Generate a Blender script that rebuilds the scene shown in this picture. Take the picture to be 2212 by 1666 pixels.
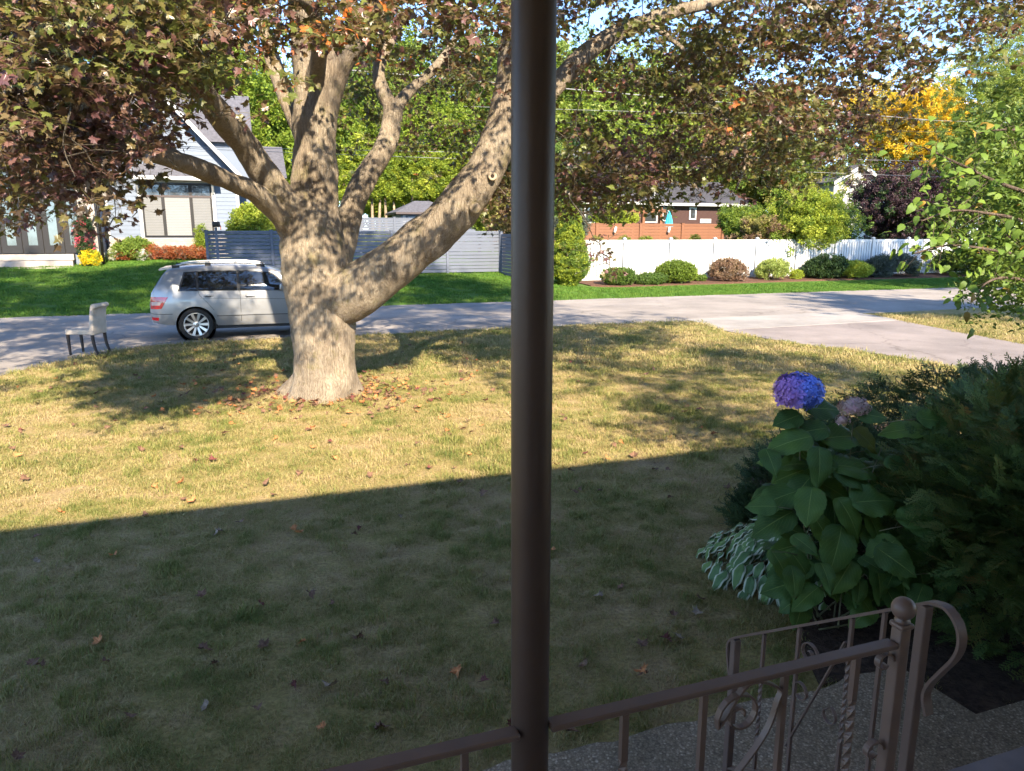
import bpy, bmesh, math, random
import numpy as np
from mathutils import Vector, Matrix, Euler

for o in list(bpy.data.objects):
    bpy.data.objects.remove(o)
scene = bpy.context.scene
C = scene.collection
R = math.radians
random.seed(7)
rng = np.random.default_rng(11)

# ------------------------------------------------------------------ camera
F, TH, H = 1580.0, R(11.69), 2.33          # focal length in units of a 2212 px wide picture, pitch, eye height
cam = bpy.data.cameras.new('camera')
cam.sensor_width = 36.0
cam.lens = 36.0 * F / 2212.0
cam.clip_start = 0.05
cam.clip_end = 2000
cam_ob = bpy.data.objects.new('camera', cam)
C.objects.link(cam_ob)
cam_ob.location = (0, 0, H)
cam_ob.rotation_euler = (math.pi / 2 - TH, 0, 0)
scene.camera = cam_ob

# ------------------------------------------------------------------ sky and sun
SUN_EL, SUN_PSI = R(33.0), R(21.0)          # shadows run to (-sin psi, cos psi)
world = bpy.data.worlds.new('World')
scene.world = world
world.use_nodes = True
wn = world.node_tree
bg = wn.nodes['Background']
sky = wn.nodes.new('ShaderNodeTexSky')
sky.sky_type = 'NISHITA'
sky.sun_disc = False
sky.sun_elevation = SUN_EL
# the sun stands behind the camera: direction to the sun = (sin psi, -cos psi)
sky.sun_rotation = math.pi - SUN_PSI
sky.altitude = 4500
sky.air_density = 1.0
sky.dust_density = 0.0
sky.ozone_density = 2.6
wn.links.new(sky.outputs[0], bg.inputs[0])
bg.inputs[1].default_value = 0.15
sun = bpy.data.lights.new('sun', 'SUN')
sun.energy = 4.1
sun.angle = R(0.75)
sun.color = (1.0, 0.87, 0.68)
sun_ob = bpy.data.objects.new('sun', sun)
C.objects.link(sun_ob)
to_sun = Vector((math.sin(SUN_PSI) * math.cos(SUN_EL), -math.cos(SUN_PSI) * math.cos(SUN_EL), math.sin(SUN_EL)))
sun_ob.rotation_euler = to_sun.to_track_quat('Z', 'Y').to_euler()
sun_ob.location = to_sun * 60

scene.view_settings.view_transform = 'Standard'
scene.view_settings.look = 'None'
scene.view_settings.gamma = 1.0
scene.view_settings.exposure = 2.18
scene.view_settings.use_curve_mapping = False
scene.cycles.max_bounces = 4
scene.cycles.diffuse_bounces = 3
scene.cycles.glossy_bounces = 2
scene.cycles.adaptive_threshold = 0.02
scene.cycles.transparent_max_bounces = 8
scene.cycles.use_adaptive_sampling = True

# ------------------------------------------------------------------ helpers
def ray(px, py):
    u = (px - 1106) / F
    v = (833 - py) / F
    return u, math.cos(TH) + v * math.sin(TH), -math.sin(TH) + v * math.cos(TH)
def gp(px, py, z=0.0):
    x, y, w = ray(px, py)
    t = (z - H) / w
    return Vector((x * t, y * t, z))
def ay(px, py, Y):
    x, y, w = ray(px, py)
    t = Y / y
    return Vector((x * t, Y, H + w * t))
GA = R(19.5)                                # street grid
gd = Vector((math.cos(GA), math.sin(GA), 0))
gn = Vector((-math.sin(GA), math.cos(GA), 0))
def G(s, t, z=0.0):
    return gd * s + gn * t + Vector((0, 0, z))
def st(x, y):
    return x * gd.x + y * gd.y, x * gn.x + y * gn.y
def at(px, py, T):
    """(s, z) where the view through a pixel meets the vertical plane t = T"""
    x, y, w = ray(px, py)
    k = T / (x * gn.x + y * gn.y)
    return (x * gd.x + y * gd.y) * k, H + w * k
def gz(x, y):
    s, t = st(x, y)
    if t < 24.3:
        return 0.0
    k = min(max((s - 10.8) / 3.0, 0), 1)
    sl = 0.093 * (1 - k) + 0.032 * k
    d = min(t - 24.3, 13.5)
    z = sl * d
    if k > 0 and t > 32:
        z += k * min((t - 32) / 5, 1) * 0.75
    return z

def tag(o, label=None, cat=None, group=None, kind=None):
    if label: o['label'] = label
    if cat: o['category'] = cat
    if group: o['group'] = group
    if kind: o['kind'] = kind
    return o
def thing(name, label, cat, loc=(0, 0, 0), rz=0.0, group=None):
    o = bpy.data.objects.new(name, None)
    o.empty_display_size = 0.2
    C.objects.link(o)
    o.location = loc
    o.rotation_euler = (0, 0, rz)
    return tag(o, label, cat, group)
def link(name, me, parent=None, loc=None, rot=None, scl=None):
    o = bpy.data.objects.new(name, me)
    C.objects.link(o)
    if parent: o.parent = parent
    if loc is not None: o.location = loc
    if rot is not None: o.rotation_euler = rot
    if scl is not None: o.scale = (scl,) * 3 if isinstance(scl, (int, float)) else scl
    return o

class MB:
    """collects shapes that become one mesh"""
    def __init__(self):
        self.v, self.f, self.sm = [], [], []
    def add(self, vs, fs, smooth=False):
        b = len(self.v)
        self.v += [tuple(p) for p in vs]
        self.f += [tuple(i + b for i in q) for q in fs]
        self.sm += [smooth] * len(fs)
        return self
    def box(self, x0, y0, z0, x1, y1, z1):
        vs = [(x, y, z) for z in (z0, z1) for y in (y0, y1) for x in (x0, x1)]
        return self.add(vs, [(0, 2, 3, 1), (4, 5, 7, 6), (0, 1, 5, 4), (1, 3, 7, 5), (3, 2, 6, 7), (2, 0, 4, 6)])
    def bev(self, x0, y0, z0, x1, y1, z1, b=0.01, seg=2):
        bm = bmesh.new()
        bmesh.ops.create_cube(bm, size=1)
        for v in bm.verts:
            v.co = Vector(((x0 + x1) / 2 + v.co.x * (x1 - x0), (y0 + y1) / 2 + v.co.y * (y1 - y0), (z0 + z1) / 2 + v.co.z * (z1 - z0)))
        bmesh.ops.bevel(bm, geom=bm.edges[:], offset=b, segments=seg, affect='EDGES', profile=0.6)
        bm.verts.index_update()
        self.add([v.co for v in bm.verts], [[v.index for v in f.verts] for f in bm.faces], seg > 1)
        bm.free()
        return self
    def prism(self, pts, axis, a, b):
        """polygon in the two other axes, extruded along axis from a to b"""
        n = len(pts)
        def mk(p, h):
            return {'x': (h, p[0], p[1]), 'y': (p[0], h, p[1]), 'z': (p[0], p[1], h)}[axis]
        vs = [mk(p, a) for p in pts] + [mk(p, b) for p in pts]
        fs = [tuple(range(n))[::-1], tuple(range(n, 2 * n))] + [(i, (i + 1) % n, n + (i + 1) % n, n + i) for i in range(n)]
        return self.add(vs, fs)
    def tube(self, pts, rads, seg=8, square=False, cap=True, twist=0.0, flat=None, smooth=None, up=None):
        """swept section along a path; flat=(w, h) for a bar; up fixes the section's second axis"""
        pts = [Vector(p) for p in pts]
        if isinstance(rads, (int, float)): rads = [rads] * len(pts)
        n = len(pts)
        if flat: seg = 4
        prev = None
        rings = []
        for i in range(n):
            a = pts[max(i - 1, 0)]
            b = pts[min(i + 1, n - 1)]
            t = (b - a).normalized()
            if up is not None:
                nx = t.cross(Vector(up))
                if nx.length < 1e-5: nx = Vector((1, 0, 0))
                nx.normalize()
            elif prev is None:
                ref = Vector((0, 0, 1)) if abs(t.z) < 0.9 else Vector((0, 1, 0))
                nx = t.cross(ref).normalized()
            else:
                nx = (prev - t * prev.dot(t)).normalized()
            prev = nx
            ny = t.cross(nx)
            tw = twist * i / max(n - 1, 1)
            ring = []
            for k in range(seg):
                if flat:
                    cx, cy = [(1, 1), (-1, 1), (-1, -1), (1, -1)][k]
                    x, y = cx * flat[0] / 2, cy * flat[1] / 2
                else:
                    ang = 2 * math.pi * k / seg + (math.pi / 4 if square else 0)
                    x, y = math.cos(ang) * rads[i], math.sin(ang) * rads[i]
                x, y = x * math.cos(tw) - y * math.sin(tw), x * math.sin(tw) + y * math.cos(tw)
                ring.append(pts[i] + nx * x + ny * y)
            rings.append(ring)
        vs = [p for r in rings for p in r]
        fs = []
        for i in range(n - 1):
            for k in range(seg):
                k2 = (k + 1) % seg
                fs.append((i * seg + k, i * seg + k2, (i + 1) * seg + k2, (i + 1) * seg + k))
        if cap:
            fs.append(tuple(range(seg))[::-1])
            fs.append(tuple((n - 1) * seg + k for k in range(seg)))
        return self.add(vs, fs, (not flat and seg > 4) if smooth is None else smooth)
    def lathe(self, prof, seg=24, center=(0, 0, 0), axis='z', smooth=True):
        c = Vector(center)
        vs = []
        for r, h in prof:
            for k in range(seg):
                a = 2 * math.pi * k / seg
                p = {'z': (r * math.cos(a), r * math.sin(a), h), 'y': (r * math.cos(a), h, r * math.sin(a)), 'x': (h, r * math.cos(a), r * math.sin(a))}[axis]
                vs.append(c + Vector(p))
        fs = []
        for i in range(len(prof) - 1):
            for k in range(seg):
                k2 = (k + 1) % seg
                fs.append((i * seg + k, i * seg + k2, (i + 1) * seg + k2, (i + 1) * seg + k))
        return self.add(vs, fs, smooth)
    def mesh(self, name, mat=None):
        me = bpy.data.meshes.new(name)
        me.from_pydata(self.v, [], self.f)
        me.polygons.foreach_set('use_smooth', self.sm)
        bm = bmesh.new()
        bm.from_mesh(me)
        bmesh.ops.recalc_face_normals(bm, faces=bm.faces[:])
        bm.to_mesh(me)
        bm.free()
        if mat: me.materials.append(mat)
        return me
    def build(self, name, mat, parent=None, loc=None, rot=None):
        return link(name, self.mesh(name, mat), parent, loc, rot)

def smooth_path(pts, k=6, closed=False):
    """Catmull-Rom through points (tuples of any length)"""
    P = [np.array(p, float) for p in pts]
    out = []
    n = len(P)
    for i in range(n - 1):
        p0, p1, p2, p3 = P[max(i - 1, 0)], P[i], P[i + 1], P[min(i + 2, n - 1)]
        for j in range(k):
            t = j / k
            out.append(0.5 * ((2 * p1) + (-p0 + p2) * t + (2 * p0 - 5 * p1 + 4 * p2 - p3) * t * t + (-p0 + 3 * p1 - 3 * p2 + p3) * t ** 3))
    out.append(P[-1])
    return out

# ------------------------------------------------------------------ materials
def _new(name):
    m = bpy.data.materials.new(name)
    m.use_nodes = True
    nt = m.node_tree
    return m, nt, nt.nodes['Principled BSDF']
def nd(nt, kind, **kw):
    n = nt.nodes.new(kind)
    for k, v in kw.items():
        setattr(n, k, v)
    return n
def ramp(nt, stops, fac=None, interp='LINEAR'):
    r = nt.nodes.new('ShaderNodeValToRGB')
    r.color_ramp.interpolation = interp
    e = r.color_ramp.elements
    while len(e) < len(stops): e.new(0.5)
    for i, (p, c) in enumerate(stops):
        e[i].position = p
        e[i].color = (*c, 1) if len(c) == 3 else c
    if fac is not None: nt.links.new(fac, r.inputs[0])
    return r
def noise(nt, scale, detail=4, rough=0.55, vec=None, dist=0.0):
    n = nt.nodes.new('ShaderNodeTexNoise')
    n.inputs['Scale'].default_value = scale
    n.inputs['Detail'].default_value = detail
    n.inputs['Roughness'].default_value = rough
    n.inputs['Distortion'].default_value = dist
    if vec is not None: nt.links.new(vec, n.inputs['Vector'])
    return n
def coords(nt, which='Object', scale=None):
    t = nt.nodes.new('ShaderNodeTexCoord')
    if scale is None: return t.outputs[which]
    mp = nt.nodes.new('ShaderNodeMapping')
    mp.inputs['Scale'].default_value = scale
    nt.links.new(t.outputs[which], mp.inputs['Vector'])
    return mp.outputs[0]
def wpos(nt, scale=None):
    g = nt.nodes.new('ShaderNodeNewGeometry')
    if scale is None: return g.outputs['Position']
    mp = nt.nodes.new('ShaderNodeMapping')
    mp.inputs['Scale'].default_value = scale
    nt.links.new(g.outputs['Position'], mp.inputs['Vector'])
    return mp.outputs[0]
def mixc(nt, a, b, fac, mode='MIX'):
    m = nt.nodes.new('ShaderNodeMix')
    m.data_type = 'RGBA'
    m.blend_type = mode
    for sock, val in ((m.inputs[6], a), (m.inputs[7], b), (m.inputs[0], fac)):
        if hasattr(val, 'is_output') or isinstance(val, bpy.types.NodeSocket): nt.links.new(val, sock)
        elif isinstance(val, (int, float)): sock.default_value = val
        else: sock.default_value = (*val, 1)
    return m.outputs[2]
def bump(nt, bs, hgt, strength=0.4, dist=0.01):
    b = nt.nodes.new('ShaderNodeBump')
    b.inputs['Strength'].default_value = strength
    b.inputs['Distance'].default_value = dist
    nt.links.new(hgt, b.inputs['Height'])
    nt.links.new(b.outputs[0], bs.inputs['Normal'])
def math_n(nt, op, a, b=None, clamp=False):
    m = nt.nodes.new('ShaderNodeMath')
    m.operation = op
    m.use_clamp = clamp
    for i, v in enumerate((a, b)):
        if v is None: continue
        if isinstance(v, (int, float)): m.inputs[i].default_value = v
        else: nt.links.new(v, m.inputs[i])
    return m.outputs[0]

def mat_simple(name, col, rough=0.6, var=0.18, scale=6.0, bmp=0.15, bscale=60, spec=0.4, metal=0.0, stretch=None, dist=0.004, coat=0.0):
    m, nt, bs = _new(name)
    v = coords(nt, 'Object', stretch)
    n = noise(nt, scale, 5, 0.6, v)
    lo = tuple(c * (1 - var) for c in col)
    hi = tuple(min(c * (1 + var), 1) for c in col)
    r = ramp(nt, [(0.3, lo), (0.7, hi)], n.outputs[0])
    nt.links.new(r.outputs[0], bs.inputs['Base Color'])
    n2 = noise(nt, bscale, 4, 0.6, v)
    rr = math_n(nt, 'MULTIPLY_ADD', n2.outputs[0], 0.2)
    rr.node.inputs[2].default_value = rough - 0.1
    nt.links.new(rr, bs.inputs['Roughness'])
    bs.inputs['Specular IOR Level'].default_value = spec
    bs.inputs['Metallic'].default_value = metal
    bs.inputs['Coat Weight'].default_value = coat
    bs.inputs['Coat Roughness'].default_value = 0.06
    if bmp: bump(nt, bs, n2.outputs[0], bmp, dist)
    return m

def mat_leaf(name, stops, trans=0.35, rough=0.5, spec=0.35, tint=(1.0, 1.0, 0.5), patch=None, hue=None):
    """foliage: colour picked per leaf, light passes through"""
    m, nt, bs = _new(name)
    g = nt.nodes.new('ShaderNodeNewGeometry')
    oi = nt.nodes.new('ShaderNodeObjectInfo')
    a = math_n(nt, 'ADD', g.outputs['Random Per Island'], oi.outputs['Random'])
    a = math_n(nt, 'FRACT', a)
    if patch:
        n = noise(nt, patch, 2, 0.5, g.outputs['Position'])
        k = math_n(nt, 'MULTIPLY_ADD', n.outputs[0], 1.6)
        k.node.inputs[2].default_value = -0.8
        a = math_n(nt, 'MULTIPLY_ADD', a, 0.6)
        a.node.inputs[2].default_value = 0.2
        a = math_n(nt, 'ADD', a, k, True)
    r = ramp(nt, stops, a)
    nt.links.new(r.outputs[0], bs.inputs['Base Color'])
    bs.inputs['Roughness'].default_value = rough
    bs.inputs['Specular IOR Level'].default_value = spec
    tr = nt.nodes.new('ShaderNodeBsdfTranslucent')
    tc = mixc(nt, r.outputs[0], tint, 1.0, 'MULTIPLY')
    br = mixc(nt, tc, (1, 1, 1), 0.0)
    gm = nt.nodes.new('ShaderNodeBrightContrast')
    nt.links.new(br, gm.inputs[0])
    gm.inputs[1].default_value = 0.03
    nt.links.new(gm.outputs[0], tr.inputs[0])
    mx = nt.nodes.new('ShaderNodeMixShader')
    mx.inputs[0].default_value = trans
    nt.links.new(bs.outputs[0], mx.inputs[1])
    nt.links.new(tr.outputs[0], mx.inputs[2])
    nt.links.new(mx.outputs[0], nt.nodes['Material Output'].inputs[0])
    return m

# ------------------------------------------------------------------ scattering (foliage and grass only)
def scatter(name, pts, rots, scls, sources, parent=None, idx=None):
    """one object that carries many small leaves / blades"""
    me = bpy.data.meshes.new(name)
    n = len(pts)
    me.vertices.add(n)
    me.vertices.foreach_set('co', np.asarray(pts, np.float32).ravel())
    a = me.attributes.new('rot', 'FLOAT_VECTOR', 'POINT')
    a.data.foreach_set('vector', np.asarray(rots, np.float32).ravel())
    a = me.attributes.new('scl', 'FLOAT', 'POINT')
    a.data.foreach_set('value', np.asarray(scls, np.float32).ravel())
    a = me.attributes.new('idx', 'INT', 'POINT')
    a.data.foreach_set('value', (rng.integers(0, len(sources), n) if idx is None else np.asarray(idx)).astype(np.int32))
    ng = bpy.data.node_groups.new(name + '_scatter', 'GeometryNodeTree')
    ng.interface.new_socket('Geometry', in_out='INPUT', socket_type='NodeSocketGeometry')
    ng.interface.new_socket('Geometry', in_out='OUTPUT', socket_type='NodeSocketGeometry')
    gi = ng.nodes.new('NodeGroupInput')
    go = ng.nodes.new('NodeGroupOutput')
    ip = ng.nodes.new('GeometryNodeInstanceOnPoints')
    ng.links.new(gi.outputs[0], ip.inputs['Points'])
    jn = ng.nodes.new('GeometryNodeJoinGeometry')
    for so in reversed(sources):
        oi = ng.nodes.new('GeometryNodeObjectInfo')
        oi.inputs['Object'].default_value = so
        oi.inputs['As Instance'].default_value = False
        g2 = ng.nodes.new('GeometryNodeGeometryToInstance')
        ng.links.new(oi.outputs['Geometry'], g2.inputs[0])
        ng.links.new(g2.outputs[0], jn.inputs[0])
    ng.links.new(jn.outputs[0], ip.inputs['Instance'])
    ip.inputs['Pick Instance'].default_value = True
    for nm, ty, sock in (('rot', 'FLOAT_VECTOR', 'Rotation'), ('scl', 'FLOAT', 'Scale'), ('idx', 'INT', 'Instance Index')):
        na = ng.nodes.new('GeometryNodeInputNamedAttribute')
        na.data_type = ty
        na.inputs['Name'].default_value = nm
        ng.links.new(na.outputs['Attribute'], ip.inputs[sock])
    ng.links.new(ip.outputs[0], go.inputs[0])
    o = link(name, me, parent)
    md = o.modifiers.new('scatter', 'NODES')
    md.node_group = ng
    o['kind'] = 'stuff'
    return o
def source(name, me):
    return bpy.data.objects.new(name, me)      # never linked: only its mesh is used
# ================================================================== GROUND
def inpoly(x, y, poly):
    c = False
    n = len(poly)
    j = n - 1
    for i in range(n):
        xi, yi = poly[i][0], poly[i][1]
        xj, yj = poly[j][0], poly[j][1]
        if (yi > y) != (yj > y) and x < (xj - xi) * (y - yi) / (yj - yi) + xi: c = not c
        j = i
    return c

def grass_colour(nt, near):
    """patchy lawn colour: straw, olive and green; shared by soil cover and blades"""
    p = wpos(nt)
    n1 = noise(nt, 0.9, 5, 0.62, p)
    n2 = noise(nt, 4.2, 4, 0.6, p)
    a = math_n(nt, 'MULTIPLY', n1.outputs[0], 0.62)
    b = math_n(nt, 'MULTIPLY', n2.outputs[0], 0.38)
    return math_n(nt, 'ADD', a, b)

STRAW = [(0.34, (0.42, 0.315, 0.165)), (0.44, (0.38, 0.30, 0.135)), (0.52, (0.29, 0.255, 0.09)), (0.60, (0.185, 0.195, 0.055)), (0.72, (0.10, 0.14, 0.03))]
LUSH = [(0.30, (0.13, 0.20, 0.03)), (0.5, (0.085, 0.175, 0.022)), (0.7, (0.06, 0.14, 0.02))]

def mat_grass(name, stops, spread=0.22):
    m, nt, bs = _new(name)
    a = grass_colour(nt, True)
    g = nt.nodes.new('ShaderNodeNewGeometry')
    oi = nt.nodes.new('ShaderNodeObjectInfo')
    r = math_n(nt, 'FRACT', math_n(nt, 'ADD', g.outputs['Random Per Island'], oi.outputs['Random']))
    k = math_n(nt, 'MULTIPLY_ADD', r, spread)
    k.node.inputs[2].default_value = -spread / 2
    f = math_n(nt, 'ADD', a, k)
    c = ramp(nt, stops, f)
    nt.links.new(c.outputs[0], bs.inputs['Base Color'])
    bs.inputs['Roughness'].default_value = 0.7
    bs.inputs['Specular IOR Level'].default_value = 0.2
    tr = nt.nodes.new('ShaderNodeBsdfTranslucent')
    nt.links.new(c.outputs[0], tr.inputs[0])
    mx = nt.nodes.new('ShaderNodeMixShader')
    mx.inputs[0].default_value = 0.25
    nt.links.new(bs.outputs[0], mx.inputs[1])
    nt.links.new(tr.outputs[0], mx.inputs[2])
    nt.links.new(mx.outputs[0], nt.nodes['Material Output'].inputs[0])
    return m

def mat_soil(name):
    """ground under the blades: thatch and bare earth on the near side, greener beyond the street"""
    m, nt, bs = _new(name)
    p = wpos(nt)
    a = grass_colour(nt, True)
    c1 = ramp(nt, [(0.30, (0.26, 0.195, 0.12)), (0.42, (0.35, 0.27, 0.145)), (0.53, (0.29, 0.24, 0.10)), (0.66, (0.18, 0.165, 0.06))], a)
    n3 = noise(nt, 38, 5, 0.7, p)
    c1b = mixc(nt, c1.outputs[0], ramp(nt, [(0.3, (0.5, 0.46, 0.42)), (0.7, (1.25, 1.2, 1.1))], n3.outputs[0]).outputs[0], 1.0, 'MULTIPLY')
    c2 = ramp(nt, [(0.35, (0.10, 0.15, 0.03)), (0.65, (0.05, 0.11, 0.018))], a)
    # beyond the street: t > 20
    dt = nt.nodes.new('ShaderNodeVectorMath')
    dt.operation = 'DOT_PRODUCT'
    nt.links.new(p, dt.inputs[0])
    dt.inputs[1].default_value = (gn.x, gn.y, 0)
    far = math_n(nt, 'GREATER_THAN', dt.outputs['Value'], 20.0)
    nt.links.new(mixc(nt, c1b, c2.outputs[0], far), bs.inputs['Base Color'])
    bs.inputs['Roughness'].default_value = 0.95
    bs.inputs['Specular IOR Level'].default_value = 0.1
    bump(nt, bs, n3.outputs[0], 0.8, 0.02)
    return m
M_SOIL = mat_soil('lawn_soil')

def ground_sheet():
    ss = [-900, -300, -120, -60] + [x for x in np.arange(-40, 60.1, 1.5)] + [90, 160, 400, 900]
    ts = [-200, -60, -20] + [x for x in np.arange(-10, 22.1, 2.0)] + [x for x in np.arange(22.7, 40.1, 0.8)] + [44, 50, 60, 80, 120, 200, 400, 1200]
    vs = []
    for t in ts:
        for s in ss:
            p = G(s, t)
            vs.append((p.x, p.y, gz(p.x, p.y)))
    n = len(ss)
    fs = [(i * n + j, i * n + j + 1, (i + 1) * n + j + 1, (i + 1) * n + j) for i in range(len(ts) - 1) for j in range(n - 1)]
    o = MB().add(vs, fs, True).build('ground', M_SOIL)
    return tag(o, kind='structure')
ground_sheet()

# ---------------------------------------------------------------- asphalt, concrete
def mat_asphalt(name, col, crack=True):
    m, nt, bs = _new(name)
    p = wpos(nt)
    n1 = noise(nt, 0.45, 5, 0.65, p)
    n2 = noise(nt, 70, 3, 0.7, p)
    lo = tuple(c * 0.66 for c in col)
    hi = tuple(c * 1.22 for c in col)
    c = ramp(nt, [(0.3, lo), (0.7, hi)], n1.outputs[0]).outputs[0]
    c = mixc(nt, c, ramp(nt, [(0.25, (0.62, 0.62, 0.62)), (0.75, (1.25, 1.25, 1.25))], n2.outputs[0]).outputs[0], 0.8, 'MULTIPLY')
    if crack:
        v = nt.nodes.new('ShaderNodeTexVoronoi')
        v.feature = 'DISTANCE_TO_EDGE'
        v.inputs['Scale'].default_value = 0.22
        nz = noise(nt, 1.3, 4, 0.6, p)
        vm = nt.nodes.new('ShaderNodeVectorMath')
        vm.operation = 'MULTIPLY_ADD'
        nt.links.new(nz.outputs['Color'], vm.inputs[0])
        vm.inputs[1].default_value = (1.1, 1.1, 0)
        nt.links.new(p, vm.inputs[2])
        nt.links.new(vm.outputs[0], v.inputs['Vector'])
        k = ramp(nt, [(0.0, (0.62, 0.60, 0.57)), (0.005, (1, 1, 1))], v.outputs['Distance'])
        c = mixc(nt, c, k.outputs[0], 0.9, 'MULTIPLY')
    nt.links.new(c, bs.inputs['Base Color'])
    bs.inputs['Roughness'].default_value = 0.85
    bs.inputs['Specular IOR Level'].default_value = 0.25
    bump(nt, bs, n2.outputs[0], 0.5, 0.004)
    return m
M_ROAD = mat_asphalt('old_asphalt', (0.285, 0.248, 0.215))
M_DRIVE = mat_asphalt('drive_asphalt', (0.255, 0.215, 0.195))
M_APRON = mat_asphalt('apron_concrete', (0.32, 0.29, 0.26), False)

def sheet(name, poly, z, mat, skirt=0.06):
    """flat slab cut to an outline"""
    from mathutils.geometry import tessellate_polygon
    n = len(poly)
    top = [Vector((p[0], p[1], z)) for p in poly]
    vs = top + [Vector((p[0], p[1], z - skirt)) for p in poly]
    fs = []
    for t in tessellate_polygon([top]):
        a_, b_, c_ = (vs[i] for i in t)
        fs.append(t if (b_ - a_).cross(c_ - a_).z > 0 else (t[0], t[2], t[1]))
    fs += [(i, (i + 1) % n, n + (i + 1) % n, n + i) for i in range(n)]
    me = bpy.data.meshes.new(name)
    me.from_pydata([tuple(v) for v in vs], [], fs)
    me.materials.append(mat)
    return tag(link(name, me), kind='structure')

def wob(a, b, n, amp, seed):
    r = random.Random(seed)
    a, b = Vector(a), Vector(b)
    t = (b - a).normalized()
    q = Vector((-t.y, t.x, 0))
    out = []
    e = 0
    for i in range(n):
        e = e * 0.7 + r.uniform(-amp, amp)
        out.append(a.lerp(b, i / n) + q * e)
    return out
road_poly = wob(G(-70, 17.2), G(90, 17.2), 260, 0.035, 1) + wob(G(90, 24.3), G(-70, 24.3), 260, 0.04, 2)
sheet('road', road_poly, 0.012, M_ROAD)
left_edge = smooth_path([(-3.0, 17.6), (-5.2, 16.95), (-6.67, 16.4), (-7.62, 15.6), (-8.1, 14.5), (-8.45, 13.0), (-8.6, 11.5), (-8.9, 9.5), (-9.6, 6), (-10.5, 0)], 5)
left_drive = [(p[0] + random.uniform(-.03, .03), p[1] + random.uniform(-.03, .03)) for p in left_edge] + [(-24, -6), (-24, 11.5), (-2.9, 18.6)]
sheet('side_drive', left_drive, 0.017, M_ROAD)
dl = smooth_path([(4.75, 20.2), (4.98, 19.4), (5.2, 17.9), (6.04, 15.93), (7.2, 14.35), (7.86, 12.95), (8.3, 11), (8.5, 6)], 4)
dr = smooth_path([(12.0, 6), (11.6, 11), (11.0, 15.6), (10.7, 18.8), (10.6, 21.0), (10.2, 22.3)], 4)
drive_poly = [(p[0], p[1]) for p in dl] + [(p[0], p[1]) for p in dr]
sheet('driveway', drive_poly, 0.017, M_DRIVE)
apron = [(p[0] + 0.02, p[1]) for p in dl if st(p[0], p[1])[1] > 14.7] + [(p[0] - 0.02, p[1]) for p in dr if st(p[0], p[1])[1] > 14.9]
sheet('driveway_apron', apron, 0.023, M_APRON)

# ---------------------------------------------------------------- front walk, porch and the house behind the viewer
def mat_aggregate(name):
    m, nt, bs = _new(name)
    p = wpos(nt)
    v = nt.nodes.new('ShaderNodeTexVoronoi')
    v.inputs['Scale'].default_value = 95
    nt.links.new(p, v.inputs['Vector'])
    c = ramp(nt, [(0.0, (0.15, 0.112, 0.072)), (0.45, (0.27, 0.21, 0.14)), (0.78, (0.35, 0.28, 0.20)), (1.0, (0.58, 0.49, 0.37))], v.outputs['Color'])
    d = ramp(nt, [(0.35, (1, 1, 1)), (0.62, (0.6, 0.57, 0.53))], v.outputs['Distance'])
    n = noise(nt, 2.2, 4, 0.6, p)
    c2 = mixc(nt, c.outputs[0], d.outputs[0], 0.85, 'MULTIPLY')
    c3 = mixc(nt, c2, ramp(nt, [(0.3, (0.62, 0.60, 0.52)), (0.7, (1.15, 1.12, 1.08))], n.outputs[0]).outputs[0], 1.0, 'MULTIPLY')
    nt.links.new(c3, bs.inputs['Base Color'])
    bs.inputs['Roughness'].default_value = 0.75
    inv = math_n(nt, 'SUBTRACT', 1.0, v.outputs['Distance'])
    bump(nt, bs, inv, 0.55, 0.004)
    return m
M_AGG = mat_aggregate('exposed_aggregate')
M_CONC = mat_simple('step_concrete', (0.21, 0.18, 0.17), 0.85, 0.2, 3.5, 0.3, 90)
M_MULCH = mat_simple('dark_mulch', (0.06, 0.040, 0.028), 0.95, 0.5, 25, 1.0, 55, 0.1, dist=0.03)
M_MULCH2 = mat_simple('red_mulch', (0.115, 0.062, 0.042), 0.95, 0.5, 25, 1.0, 40, 0.1, dist=0.03)
def RL(s, t):                                     # coordinates along the porch railing; railing line at t = 0
    o = Vector((0.0, 1.262, 0))
    return o + gd * s + gn * t
walk = wob(RL(-1.6, 0.35), RL(2.72, 0.35), 4, 0, 3) + [RL(5.5, 0.35), RL(5.5, 1.04), RL(2.78, 1.05), RL(2.77, 1.3)] + wob(RL(2.76, 1.47), RL(-1.6, 1.52), 60, 0.018, 4) + [RL(-1.6, 1.5)]
sheet('front_walk', [(p.x, p.y) for p in walk], 0.03, M_AGG, 0.1)
bed_poly = [RL(2.25, 1.51), RL(2.78, 1.49), RL(2.79, 1.06), RL(5.51, 1.05), RL(7, 0.8), RL(7, 5.6), RL(5.0, 5.3), RL(4.3, 4.75), RL(3.65, 3.95), RL(3.22, 3.38), RL(3.0, 2.72), RL(2.70, 2.28), RL(2.45, 1.9)]
sheet('planting_bed', [(p.x, p.y) for p in bed_poly], 0.02, M_MULCH, 0.05)
pf = MB()
q = [RL(-3.2, 0.12), RL(1.28, 0.12), RL(1.28, -2.6), RL(-3.2, -2.6)]
pf.prism([(p.x, p.y) for p in q], 'z', -0.2, 0.60)
q = [RL(1.281, 0.10), RL(3.6, 0.10), RL(3.6, -2.6), RL(1.281, -2.6)]
pf.prism([(p.x, p.y) for p in q], 'z', -0.2, 0.598)
tag(pf.build('porch_floor', M_CONC), kind='structure')
for k in range(2):
    q = [RL(1.30, 0.105), RL(3.55, 0.105), RL(3.55, 0.66 - 0.28 * k), RL(1.30, 0.66 - 0.28 * k)]
    sm = MB()
    sm.prism([(p.x, p.y) for p in q], 'z', -0.1 + 0.01 * k, 0.2 + 0.2 * k)
    tag(sm.build('porch_step', M_CONC), kind='structure')

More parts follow.
